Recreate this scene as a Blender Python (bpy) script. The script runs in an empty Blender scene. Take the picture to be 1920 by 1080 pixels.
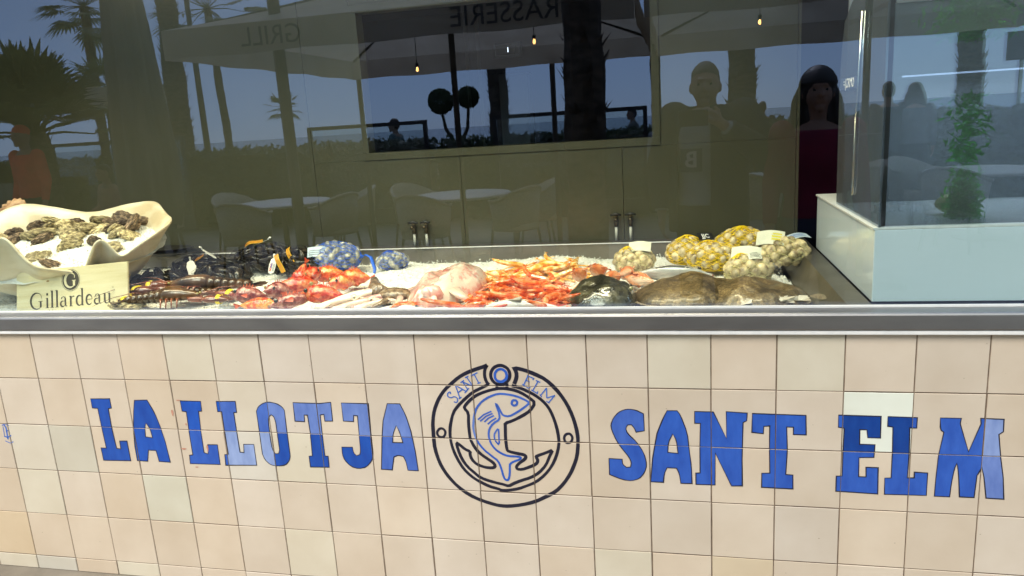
import bpy, bmesh, math, random
from math import sin, cos, pi, radians as RAD, sqrt, atan2
from mathutils import Vector, Matrix, noise
from mathutils.geometry import tessellate_polygon

random.seed(11)
SC = bpy.context.scene
COL = SC.collection

# ---------------------------------------------------------------- camera
CAM_POS = Vector((2.1936, -2.0659, 1.5227))
YAW, PITCH, ROLL = 0.2270, -0.2165, 0.0627
cam_d = bpy.data.cameras.new('camera')
cam_d.sensor_width = 36.0
cam_d.lens = 36.0 * 1400.0 / 1920.0
cam_d.clip_start = 0.02
cam_d.clip_end = 3000
cam = bpy.data.objects.new('camera', cam_d)
COL.objects.link(cam)
R3 = Matrix.Rotation(YAW, 3, 'Z') @ Matrix.Rotation(PITCH, 3, 'X') @ Matrix.Rotation(ROLL, 3, 'Y')
R3 = R3 @ Matrix.Rotation(RAD(90), 3, 'X')
cam.matrix_world = Matrix.Translation(CAM_POS) @ R3.to_4x4()
SC.camera = cam

# ---------------------------------------------------------------- sky, sun, exposure
SUN_EL, SUN_AZ = 52.0, 200.0          # azimuth of the sun seen from above, clockwise from +Y (out over the sea)
world = bpy.data.worlds.new('World')
SC.world = world
world.use_nodes = True
wn = world.node_tree
bg = wn.nodes['Background']
sky = wn.nodes.new('ShaderNodeTexSky')
sky.sky_type = 'NISHITA'
sky.sun_disc = False
sky.sun_elevation = RAD(SUN_EL)
sky.sun_rotation = RAD(SUN_AZ)
sky.air_density = 0.6
sky.dust_density = 0.3
sky.ozone_density = 3.0
# thin even overcast over the clear sky
ov = wn.nodes.new('ShaderNodeMix'); ov.data_type = 'RGBA'; ov.inputs[0].default_value = 0.75
ov.inputs[7].default_value = (4.9, 6.2, 6.7, 1)
wn.links.new(sky.outputs[0], ov.inputs[6]); wn.links.new(ov.outputs[2], bg.inputs[0])
bg.inputs[1].default_value = 0.15
sd = bpy.data.lights.new('sun', 'SUN')
sd.energy = 2.9
sd.angle = RAD(32)
sd.color = (1.0, 0.91, 0.78)
sun = bpy.data.objects.new('sun', sd)
COL.objects.link(sun)
az = RAD(SUN_AZ)
sv = Vector((sin(az) * cos(RAD(SUN_EL)), cos(az) * cos(RAD(SUN_EL)), sin(RAD(SUN_EL))))
sun.rotation_euler = sv.to_track_quat('Z', 'Y').to_euler()
sun.location = (0, -6, 8)
SC.view_settings.view_transform = 'Standard'
SC.view_settings.look = 'None'
SC.view_settings.gamma = 1
SC.view_settings.exposure = 0.6
SC.render.engine = 'CYCLES'
SC.cycles.use_denoising = True
SC.cycles.max_bounces = 8
SC.cycles.transparent_max_bounces = 24
SC.cycles.sample_clamp_indirect = 6
SC.cycles.caustics_reflective = False
SC.cycles.caustics_refractive = False

# ---------------------------------------------------------------- helpers
class MB:
    """collects faces, then links them as one mesh object"""
    def __init__(s):
        s.v = []; s.f = []; s.c = []; s.col = None
    def vert(s, p):
        s.v.append(tuple(p)); return len(s.v) - 1
    def face(s, idx):
        s.f.append(tuple(idx)); s.c.append(s.col)
    def poly(s, pts):
        s.face([s.vert(p) for p in pts])
    def box(s, x0, y0, z0, x1, y1, z1):
        i = [s.vert(p) for p in ((x0,y0,z0),(x1,y0,z0),(x1,y1,z0),(x0,y1,z0),(x0,y0,z1),(x1,y0,z1),(x1,y1,z1),(x0,y1,z1))]
        for q in ((3,2,1,0),(4,5,6,7),(0,1,5,4),(1,2,6,5),(2,3,7,6),(3,0,4,7)):
            s.face([i[k] for k in q])
    def rings(s, rings, close=True, cap=True):
        """loft through rings of equal point count"""
        ids = [[s.vert(p) for p in r] for r in rings]
        n = len(ids[0])
        for a, b in zip(ids, ids[1:]):
            for k in range(n if close else n - 1):
                k2 = (k + 1) % n
                s.face((a[k], a[k2], b[k2], b[k]))
        if cap and close:
            s.face(list(reversed(ids[0]))); s.face(ids[-1])
        return ids
    def tube(s, pts, rad, n=8, squash=1.0, cap=True):
        pts = [Vector(p) for p in pts]
        if not isinstance(rad, (list, tuple)): rad = [rad] * len(pts)
        rs = []
        up = None
        for i, p in enumerate(pts):
            t = (pts[min(i + 1, len(pts) - 1)] - pts[max(i - 1, 0)])
            if t.length < 1e-9: t = Vector((0, 0, 1))
            t.normalize()
            if up is None:
                up = Vector((0, 0, 1)) if abs(t.z) < 0.9 else Vector((0, 1, 0))
            a = t.cross(up)
            if a.length < 1e-6: a = t.cross(Vector((1, 0, 0)))
            a.normalize()
            b = a.cross(t).normalized()
            up = b
            rs.append([p + (a * cos(2 * pi * k / n) + b * sin(2 * pi * k / n) * squash) * rad[i] for k in range(n)])
        s.rings(rs, cap=cap)
    def ball(s, c, r, nu=12, nv=8, M=None, fn=None):
        c = Vector(c)
        if not isinstance(r, (list, tuple)): r = (r, r, r)
        top = None; ids = []
        for j in range(nv + 1):
            ph = pi * j / nv
            row = []
            for k in range(nu):
                th = 2 * pi * k / nu
                d = Vector((sin(ph) * cos(th), sin(ph) * sin(th), cos(ph)))
                m = fn(d) if fn else 1.0
                p = Vector((d.x * r[0], d.y * r[1], d.z * r[2])) * m
                if M is not None: p = M @ p
                row.append(p + c)
                if j in (0, nv): break
            ids.append([s.vert(p) for p in row])
        for j in range(nv):
            a, b = ids[j], ids[j + 1]
            for k in range(nu):
                k2 = (k + 1) % nu
                if len(a) == 1: s.face((a[0], b[k], b[k2]))
                elif len(b) == 1: s.face((a[k], b[0], a[k2]))
                else: s.face((a[k], b[k], b[k2], a[k2]))
    def lathe(s, prof, n=20, c=(0, 0, 0)):
        c = Vector(c)
        s.rings([[c + Vector((r * cos(2 * pi * k / n), r * sin(2 * pi * k / n), z)) for k in range(n)] for r, z in prof])
    def add(s, o, M):
        b = len(s.v)
        s.v += [tuple(M @ Vector(p)) for p in o.v]
        s.f += [tuple(i + b for i in f) for f in o.f]
        s.c += o.c
    def mesh(s, name, mat, smooth=False):
        me = bpy.data.meshes.new(name)
        me.from_pydata(s.v, [], s.f)
        if any(c is not None for c in s.c):
            at = me.attributes.new('Col', 'FLOAT_COLOR', 'FACE')
            for i, c in enumerate(s.c):
                c = c or (1, 1, 1)
                at.data[i].color = (c[0], c[1], c[2], 1)
        if mat:
            for m in (mat if isinstance(mat, (list, tuple)) else [mat]): me.materials.append(m)
        if smooth: me.polygons.foreach_set('use_smooth', [True] * len(me.polygons))
        me.update()
        return me
    def build(s, name, mat, parent=None, smooth=False, bevel=0, fix=False):
        me = s.mesh(name, mat, smooth)
        if fix:
            bm = bmesh.new(); bm.from_mesh(me)
            bmesh.ops.recalc_face_normals(bm, faces=bm.faces); bm.to_mesh(me); bm.free()
        o = bpy.data.objects.new(name, me)
        COL.objects.link(o)
        if parent is not None: o.parent = parent
        if bevel:
            b = o.modifiers.new('bevel', 'BEVEL'); b.width = bevel; b.segments = 3; b.limit_method = 'ANGLE'
            b.harden_normals = False
        return o

def tag(o, label=None, cat=None, group=None, kind=None):
    if label: o['label'] = label
    if cat: o['category'] = cat
    if group: o['group'] = group
    if kind: o['kind'] = kind
    return o
def thing(name, label, cat, loc=(0, 0, 0), rz=0.0, group=None, scale=1.0):
    o = bpy.data.objects.new(name, None)
    o.empty_display_size = 0.05
    COL.objects.link(o)
    o.location = loc; o.rotation_euler = (0, 0, rz); o.scale = (scale,) * 3
    return tag(o, label, cat, group)
def link_copy(me, name, parent, M):
    o = bpy.data.objects.new(name, me)
    COL.objects.link(o)
    if parent is not None: o.parent = parent
    o.matrix_basis = M
    return o
def copy_tree(o, parent=None):
    c = o.copy(); COL.objects.link(c)
    if parent is not None: c.parent = parent
    for ch in list(o.children): copy_tree(ch, c)
    return c
def smod(o, lv=1):
    m = o.modifiers.new('subsurf', 'SUBSURF'); m.levels = lv; m.render_levels = lv
    return o
def TRS(loc, rot=(0, 0, 0), sc=(1, 1, 1)):
    from mathutils import Euler
    if not isinstance(sc, (tuple, list)): sc = (sc,) * 3
    return Matrix.Translation(loc) @ Euler(rot).to_matrix().to_4x4() @ Matrix.Diagonal((sc[0], sc[1], sc[2], 1))
def fbm(x, y, z=0, o=4):
    return noise.fractal(Vector((x, y, z)), 1.0, 2.0, o)

# ---------------------------------------------------------------- materials
def base_mat(name):
    m = bpy.data.materials.new(name); m.use_nodes = True
    nt = m.node_tree
    return m, nt, nt.nodes['Principled BSDF']
def mat(name, c1, c2=None, scale=20, rough=0.5, metal=0, bump=0, bscale=None, spec=0.5, detail=4, attr=False,
        var=0.0, sss=0, trans=0, coat=0, contrast=(0.35, 0.65), stretch=None, c3=None):
    m, nt, P = base_mat(name)
    N, L = nt.nodes, nt.links
    P.inputs['Roughness'].default_value = rough
    P.inputs['Metallic'].default_value = metal
    P.inputs['Specular IOR Level'].default_value = spec
    P.inputs['Coat Weight'].default_value = coat
    P.inputs['Coat Roughness'].default_value = 0.08
    if sss:
        P.inputs['Subsurface Weight'].default_value = sss
        P.inputs['Subsurface Radius'].default_value = (0.02, 0.012, 0.008)
        P.inputs['Subsurface Scale'].default_value = 0.5
    if trans: P.inputs['Transmission Weight'].default_value = trans
    tc = N.new('ShaderNodeTexCoord'); mp = N.new('ShaderNodeMapping')
    L.new(tc.outputs['Object'], mp.inputs[0])
    if stretch: mp.inputs['Scale'].default_value = stretch
    oi = N.new('ShaderNodeObjectInfo')
    if var:
        mm = N.new('ShaderNodeMath'); mm.operation = 'MULTIPLY'; mm.inputs[1].default_value = 17.0
        L.new(oi.outputs['Random'], mm.inputs[0]); L.new(mm.outputs[0], mp.inputs['Location'])
    col = None
    if c2:
        n = N.new('ShaderNodeTexNoise'); n.inputs['Scale'].default_value = scale; n.inputs['Detail'].default_value = detail
        L.new(mp.outputs[0], n.inputs['Vector'])
        r = N.new('ShaderNodeValToRGB')
        r.color_ramp.elements[0].position = contrast[0]; r.color_ramp.elements[1].position = contrast[1]
        r.color_ramp.elements[0].color = (*c1, 1); r.color_ramp.elements[1].color = (*c2, 1)
        if c3:
            e = r.color_ramp.elements.new((contrast[0] + contrast[1]) / 2); e.color = (*c3, 1)
        L.new(n.outputs[0], r.inputs[0]); col = r.outputs[0]
    if attr:
        a = N.new('ShaderNodeAttribute'); a.attribute_name = 'Col'
        if col is None: col = a.outputs['Color']
        else:
            mx = N.new('ShaderNodeMix'); mx.data_type = 'RGBA'; mx.blend_type = 'MULTIPLY'; mx.inputs[0].default_value = 1
            L.new(a.outputs['Color'], mx.inputs[6]); L.new(col, mx.inputs[7]); col = mx.outputs[2]
    if var:
        h = N.new('ShaderNodeHueSaturation')
        mr = N.new('ShaderNodeMapRange'); mr.inputs[3].default_value = 1 - var; mr.inputs[4].default_value = 1 + var
        L.new(oi.outputs['Random'], mr.inputs[0]); L.new(mr.outputs[0], h.inputs['Value'])
        if col is None: h.inputs['Color'].default_value = (*c1, 1)
        else: L.new(col, h.inputs['Color'])
        col = h.outputs[0]
    if col is None: P.inputs['Base Color'].default_value = (*c1, 1)
    else: L.new(col, P.inputs['Base Color'])
    if bump:
        n2 = N.new('ShaderNodeTexNoise'); n2.inputs['Scale'].default_value = bscale or scale; n2.inputs['Detail'].default_value = 5
        L.new(mp.outputs[0], n2.inputs['Vector'])
        b = N.new('ShaderNodeBump'); b.inputs['Strength'].default_value = bump; b.inputs['Distance'].default_value = 0.01
        L.new(n2.outputs[0], b.inputs['Height']); L.new(b.outputs[0], P.inputs['Normal'])
    return m
def emit(name, c, s):
    m, nt, P = base_mat(name)
    P.inputs['Base Color'].default_value = (*c, 1)
    P.inputs['Emission Color'].default_value = (*c, 1); P.inputs['Emission Strength'].default_value = s
    return m
def pane_mat(name, refl, tint=(0.9, 1.0, 1.1), see=(0.97, 0.98, 0.96), film=0.0, filmcol=(0.4, 0.45, 0.5), rough=0.0):
    """thin coated glass: reflects a share of the light (both faces together), lets the rest through"""
    m, nt, P = base_mat(name)
    N, L = nt.nodes, nt.links
    N.remove(P)
    out = [n for n in N if n.type == 'OUTPUT_MATERIAL'][0]
    tr = N.new('ShaderNodeBsdfTransparent'); tr.inputs[0].default_value = (*see, 1)
    gl = N.new('ShaderNodeBsdfGlossy'); gl.inputs['Color'].default_value = (*tint, 1); gl.inputs['Roughness'].default_value = rough
    # Schlick's curve from the facing angle: the same from both sides of the thin pane
    lw = N.new('ShaderNodeLayerWeight'); lw.inputs[0].default_value = 0.5
    pw = N.new('ShaderNodeMath'); pw.operation = 'POWER'; pw.inputs[1].default_value = 5
    L.new(lw.outputs['Facing'], pw.inputs[0])
    mu = N.new('ShaderNodeMath'); mu.operation = 'MULTIPLY_ADD'; mu.inputs[1].default_value = min(.9, refl * 12); mu.inputs[2].default_value = refl
    mn = N.new('ShaderNodeMath'); mn.operation = 'MINIMUM'; mn.inputs[1].default_value = 0.95
    L.new(pw.outputs[0], mu.inputs[0]); L.new(mu.outputs[0], mn.inputs[0])
    base = tr
    if film:
        df = N.new('ShaderNodeBsdfDiffuse'); df.inputs[0].default_value = (*filmcol, 1)
        m2 = N.new('ShaderNodeMixShader'); m2.inputs[0].default_value = film
        L.new(tr.outputs[0], m2.inputs[1]); L.new(df.outputs[0], m2.inputs[2]); base = m2
    mx = N.new('ShaderNodeMixShader')
    L.new(mn.outputs[0], mx.inputs[0]); L.new(base.outputs[0], mx.inputs[1]); L.new(gl.outputs[0], mx.inputs[2])
    L.new(mx.outputs[0], out.inputs[0])
    return m
M = {}
M['tile'] = mat('tile_glaze', (0.95, 0.93, 0.905), (1.035, 1.035, 1.035), scale=6, rough=0.13, attr=True, bump=0.10, bscale=11, detail=8)
M['grout'] = mat('grout', (0.10, 0.065, 0.045), (0.2, 0.15, 0.11), scale=30, rough=0.9)
M['paint'] = mat('letter_paint', (0.72, 0.76, 0.84), (1.16, 1.12, 1.06), scale=14, rough=0.22, attr=True, detail=8, stretch=(2.2, 1, .8), contrast=(.3, .7), bump=.08, bscale=40)
M['inkline'] = mat('dark_outline_paint', (0.012, 0.012, 0.03), rough=0.35)
M['steel'] = mat('brushed_steel', (0.29, 0.28, 0.285), (0.355, 0.345, 0.345), scale=9, rough=0.45, metal=1, bump=0.04, bscale=300, stretch=(0.5, 1, 2))
M['steel_in'] = mat('basin_steel', (0.26, 0.235, 0.20), (0.36, 0.33, 0.28), scale=6, rough=0.42, metal=1, bump=0.1, bscale=60)
M['alu'] = mat('white_trim', (0.72, 0.73, 0.74), (0.8, 0.8, 0.8), scale=30, rough=0.35)
M['wallpanel'] = mat('olive_panel', (0.058, 0.058, 0.036), (0.068, 0.067, 0.042), scale=3, rough=0.28, bump=0.02)
M['gap'] = mat('dark_gap', (0.02, 0.02, 0.016), rough=0.9)
M['dark'] = mat('dark_interior', (0.010, 0.007, 0.008), (0.018, 0.013, 0.013), scale=2, rough=0.8)
M['darkwood'] = mat('dark_wood', (0.03, 0.018, 0.012), (0.05, 0.03, 0.02), scale=6, rough=0.5, stretch=(1, 1, 0.1))
M['greypanel'] = mat('grey_panel', (0.16, 0.17, 0.18), (0.2, 0.2, 0.21), scale=4, rough=0.5)
M['whitepanel'] = mat('white_gloss_panel', (0.70, 0.79, 0.88), (0.74, 0.82, 0.90), scale=2, rough=0.12)
M['black'] = mat('black_plastic', (0.015, 0.015, 0.016), (0.025, 0.025, 0.026), scale=30, rough=0.35)
M['chrome'] = mat('chrome', (0.55, 0.55, 0.52), rough=0.2, metal=1)
M['whitepipe'] = mat('white_pipe', (0.5, 0.5, 0.45), rough=0.4)
M['brass'] = mat('dull_brass', (0.10, 0.08, 0.05), rough=0.4, metal=0.8)
# ================================================================ THE SETTING OUTDOORS
def struct(name, mb, m, **k):
    o = mb.build(name, m, **k); o['kind'] = 'structure'; return o
M['paving'] = mat('paving', (0.17, 0.145, 0.115), (0.25, 0.215, 0.175), scale=5, rough=0.75, bump=0.2, bscale=40)
M['sand'] = mat('sand', (0.42, 0.36, 0.27), (0.5, 0.43, 0.33), scale=2, rough=0.95)
M['sea'] = mat('sea', (0.05, 0.09, 0.11), (0.08, 0.13, 0.15), scale=0.3, rough=0.25, bump=0.5, bscale=0.6, stretch=(0.3, 1, 1))
b = MB(); b.box(-60, -17, -0.2, 60, 8, 0.0); struct('terrace_paving', b, M['paving'])
b = MB(); b.box(-400, -60, -1.2, 400, -17, -0.25); struct('beach_sand', b, M['sand'])
b = MB(); b.poly([(-2500, -60, -0.9), (-2500, -2500, -0.9), (2500, -2500, -0.9), (2500, -60, -0.9)])
struct('sea_water', b, M['sea'])

# ================================================================ TILED COUNTER WALL
T = 0.175
ZT = 0.93
XL0, XR0 = -9, 26
rnd = random.Random(5)
tilt = {}
def tile_rect(c, r):
    j = lambda k: (random.Random(c * 91 + r * 17 + k).random() - .5) * 0.0012
    x0 = c * T + 0.0009 + j(1); x1 = (c + 1) * T - 0.0009 + j(2)
    z1 = ZT - r * T - 0.0009 + j(3); z0 = ZT - (r + 1) * T + 0.0009 + j(4)
    return x0, x1, max(z0, 0.001), z1
def tile_y(c, r, x, z):
    q = random.Random(c * 331 + r * 77 + 3)
    tx = (q.random() - .5) * 0.010; tz = (q.random() - .5) * 0.008; d = (q.random() - .5) * 0.0006
    return -0.002 + d + tx * (x - (c + .5) * T) + tz * (z - (ZT - (r + .5) * T))
def tile_col(c, r):
    q = random.Random(c * 13 + r * 7001 + 1)
    t = q.random()
    a = Vector((0.60, 0.495, 0.385)); bcol = Vector((0.60, 0.53, 0.46))
    warm = 0.65 if c < 4 else (0.2 if c < 8 else 0.35)
    k = min(max(warm + (t - .5) * 0.7, 0), 1)
    v = (a * k + bcol * (1 - k)) * (0.95 + 0.1 * q.random())
    if q.random() < 0.05: v = Vector((0.61, 0.555, 0.455))
    sp = {(15, 1): (0.72, 0.75, 0.68), (0, 2): (0.54, 0.50, 0.42), (2, 3): (0.575, 0.55, 0.46), (4, 2): (0.60, 0.56, 0.50),
          (-1, 2): (0.61, 0.555, 0.47), (4, 0): (0.595, 0.53, 0.445), (4, 1): (0.60, 0.535, 0.445), (-1, 5): (0.55, 0.52, 0.46),
          (13, 4): (0.60, 0.50, 0.37), (-2, 4): (0.60, 0.48, 0.34), (-1, 0): (0.60, 0.5, 0.39)}
    return sp.get((c, r), tuple(v))
wall = thing('tiled_counter_wall', 'cream square-tiled counter front under the window with blue painted lettering', 'tiled wall', (0, 0, 0))
g = MB(); g.box(XL0 * T, 0.0, 0.0, XR0 * T, 0.03, 0.925); g.build('grout_bed', M['grout'], wall)
b = MB()
for c in range(XL0, XR0):
    for r in range(6):
        x0, x1, z0, z1 = tile_rect(c, r)
        if z1 > 0.9265: z1 = 0.9265
        if z1 - z0 < 0.004: continue
        b.col = tile_col(c, r)
        e = 0.0016
        o = [(x0, .0008, z0), (x1, .0008, z0), (x1, .0008, z1), (x0, .0008, z1)]
        i = [(x0 + e, tile_y(c, r, x0, z0), z0 + e), (x1 - e, tile_y(c, r, x1, z0), z0 + e), (x1 - e, tile_y(c, r, x1, z1), z1 - e), (x0 + e, tile_y(c, r, x0, z1), z1 - e)]
        I = [b.vert(p) for p in i]; O = [b.vert(p) for p in o]
        b.face(I)
        for k in range(4): b.face((O[k], O[(k + 1) % 4], I[(k + 1) % 4], I[k]))
b.col = None
tiles = b.build('tiles', M['tile'], wall)

def clip(poly, ax, v, sgn):
    out = []
    for i in range(len(poly)):
        p, q = poly[i], poly[(i + 1) % len(poly)]
        a = (p[ax] - v) * sgn; c = (q[ax] - v) * sgn
        if a >= 0: out.append(p)
        if (a >= 0) != (c >= 0):
            t = a / (a - c); out.append((p[0] + (q[0] - p[0]) * t, p[1] + (q[1] - p[1]) * t))
    return out
def lay(mb, poly, off, colfn):
    """lay a convex (x, z) polygon on the tiles it covers, one piece per tile"""
    xs = [p[0] for p in poly]; zs = [p[1] for p in poly]
    for c in range(int(math.floor(min(xs) / T)), int(math.floor(max(xs) / T)) + 1):
        for r in range(max(0, int(math.floor((ZT - max(zs)) / T))), int(math.floor((ZT - min(zs)) / T)) + 1):
            x0, x1, z0, z1 = tile_rect(c, r)
            e = 0.0004
            q = clip(clip(clip(clip(poly, 0, x0 + e, 1), 0, x1 - e, -1), 1, z0 + e, 1), 1, z1 - e, -1)
            if len(q) < 3: continue
            ar = sum(q[i][0] * q[(i + 1) % len(q)][1] - q[(i + 1) % len(q)][0] * q[i][1] for i in range(len(q)))
            if abs(ar) < 1e-8: continue
            if ar < 0: q = q[::-1]
            mb.col = colfn(c, r)
            mb.poly([(p[0], tile_y(c, r, p[0], p[1]) - off, p[1]) for p in q])
def ribbon(pts, w):
    """quads of a stroke along (x, z) points with mitred joints"""
    n = len(pts)
    if not isinstance(w, (list, tuple)): w = [w] * n
    closed = n > 3 and abs(pts[0][0] - pts[-1][0]) + abs(pts[0][1] - pts[-1][1]) < 1e-6
    nr = []
    for i in range(n):
        a = pts[i - 1] if i else (pts[-2] if closed else pts[0]); c = pts[i + 1] if i < n - 1 else (pts[1] if closed else pts[-1])
        d = Vector((c[0] - a[0], c[1] - a[1]))
        if i and i < n - 1:
            d1 = Vector((pts[i][0] - a[0], pts[i][1] - a[1])).normalized(); d2 = Vector((c[0] - pts[i][0], c[1] - pts[i][1])).normalized()
            d = d1 + d2
            if d.length < 0.5: d = d2 - d1 if d.length < 0.05 else d
            k = 1 / max(0.55, (d.normalized()).dot(d2))
        else: k = 1
        d = d.normalized() if d.length > 1e-9 else Vector((1, 0))
        nr.append(Vector((-d.y, d.x)) * k * w[i] / 2)
    out = []
    for i in range(n - 1):
        p, q = Vector(pts[i]), Vector(pts[i + 1])
        out.append([tuple(p + nr[i]), tuple(p - nr[i]), tuple(q - nr[i + 1]), tuple(q + nr[i + 1])])
    return out
def smooth_line(p, it=1):
    for _ in range(it):
        closed = p[0] == p[-1]
        o = [] if closed else [p[0]]
        for a, c in zip(p, p[1:]):
            o += [(a[0] * .75 + c[0] * .25, a[1] * .75 + c[1] * .25), (a[0] * .25 + c[0] * .75, a[1] * .25 + c[1] * .75)]
        o.append(o[0] if closed else p[-1])
        p = o
    return p
SKY_WASH = {(4, 2): .62, (5, 1): .30, (4, 1): .12, (6, 1): .32, (7, 1): .30, (5, 2): -.1, (6, 2): -.1, (7, 2): .12, (8, 1): .3, (17, 1): .55, (17, 2): .33,  # sky sheen on single glazed tiles, put into the blue paint's colour
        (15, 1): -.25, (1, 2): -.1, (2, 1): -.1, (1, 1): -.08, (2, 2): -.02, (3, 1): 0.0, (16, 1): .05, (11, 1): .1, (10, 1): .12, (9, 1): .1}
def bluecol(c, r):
    f = SKY_WASH.get((c, r), 0.04)
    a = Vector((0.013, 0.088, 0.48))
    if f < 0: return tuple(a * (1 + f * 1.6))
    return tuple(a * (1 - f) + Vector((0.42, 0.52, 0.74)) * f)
def letter_blue2(c, r): return (0.06, 0.16, 0.55)
# painted outlines on the tile plane, in millimetres (x, z)
LETTERS = [
    ('L',[(199,684),(277,686),(277,652),(264,649),(263,580),(267,502),(284,500),(285,530),(315,531),(316,457),(204,454),(203,501),(225,501),(222,577),(221,649),(199,650)],None),
    ('A',[(374,682),(424,684),(445,639),(459,585),(468,533),(474,458),(430,459),(425,500),(395,500),(384,458),(343,459),(343,512),(350,578),(362,637)],[(404,600),(417,578),(420,547),(393,549),(397,586)]),
    ('L',[(552,684),(630,684),(628,649),(616,648),(613,583),(612,499),(627,495),(631,529),(668,530),(667,458),(551,456),(554,487),(567,489),(567,581),(569,645),(553,647)],None),
    ('L',[(688,685),(760,687),(759,648),(748,647),(748,581),(749,506),(764,505),(767,535),(805,536),(805,461),(688,456),(690,495),(704,497),(703,581),(704,649),(688,649)],None),
    ('O',[(878,688),(908,683),(927,672),(934,660),(933,594),(933,500),(928,483),(912,466),(882,461),(856,465),(838,483),(832,503),(832,584),(832,654),(840,669),(857,681)],[(884,643),(893,637),(897,616),(897,519),(892,507),(881,505),(871,518),(869,565),(870,618),(874,635)]),
    ('T',[(968,687),(1059,686),(1101,691),(1100,627),(1073,626),(1072,649),(1059,647),(1058,585),(1058,504),(1069,504),(1068,465),(1001,463),(1001,501),(1013,503),(1016,583),(1014,645),(1002,645),(1001,622),(967,623)],None),
    ('J',[(1137,690),(1229,689),(1227,593),(1227,519),(1221,495),(1199,471),(1171,464),(1145,471),(1126,492),(1120,511),(1121,538),(1158,539),(1160,519),(1169,510),(1181,514),(1185,527),(1186,582),(1188,647),(1175,648),(1172,627),(1137,628)],None),
    ('A',[(1293,691),(1335,691),(1351,654),(1363,601),(1371,531),(1375,466),(1340,466),(1336,497),(1329,513),(1312,517),(1297,510),(1287,465),(1250,466),(1263,572),(1273,633)],[(1316,618),(1325,596),(1332,560),(1298,560),(1302,589)]),
    ('S',[(2044,691),(2063,688),(2085,677),(2086,624),(2062,619),(2057,632),(2049,642),(2038,641),(2032,630),(2037,614),(2064,587),(2084,553),(2091,517),(2084,492),(2069,472),(2045,463),(2018,466),(1980,481),(1980,533),(2019,532),(2020,516),(2031,506),(2043,508),(2046,523),(2039,540),(2018,568),(2004,590),(1991,623),(1989,641),(1997,662),(2012,680),(2028,688)],None),
    ('A',[(2152,689),(2180,689),(2189,677),(2208,623),(2213,568),(2219,516),(2220,463),(2188,462),(2184,493),(2176,510),(2149,510),(2141,491),(2138,463),(2101,463),(2108,539),(2122,617),(2139,662)],[(2167,617),(2177,598),(2181,557),(2152,559),(2154,590)]),
    ('N',[(2229,688),(2281,688),(2317,608),(2316,690),(2373,687),(2372,664),(2362,658),(2360,549),(2361,463),(2331,461),(2286,562),(2285,462),(2231,461),(2231,497),(2243,498),(2243,583),(2245,652),(2229,652)],None),
    ('T',[(2387,686),(2529,684),(2531,626),(2497,626),(2497,648),(2479,648),(2482,581),(2479,504),(2498,503),(2499,460),(2414,461),(2414,505),(2436,506),(2434,583),(2434,650),(2418,648),(2417,626),(2386,629)],None),
    ('E',[(2613,687),(2721,686),(2722,623),(2690,623),(2687,646),(2669,646),(2670,603),(2709,603),(2708,565),(2670,563),(2671,506),(2690,506),(2689,535),(2720,535),(2722,456),(2613,459),(2613,505),(2628,506),(2628,577),(2629,648),(2626,650),(2614,651)],None),
    ('L',[(2738,686),(2811,685),(2811,655),(2794,655),(2796,580),(2795,508),(2812,509),(2812,526),(2845,525),(2845,458),(2739,456),(2738,505),(2754,506),(2754,581),(2752,656),(2739,658)],None),
    ('M',[(2867,686),(2918,686),(2916,671),(2941,591),(2966,672),(2964,687),(3019,686),(3020,651),(3010,643),(3019,577),(3029,520),(3035,457),(2992,458),(2983,518),(2976,547),(2973,538),(2966,523),(2963,458),(2927,458),(2922,515),(2918,544),(2915,556),(2910,541),(2905,496),(2903,457),(2865,457),(2866,512),(2869,580),(2878,645),(2869,652)],None),
]
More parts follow.
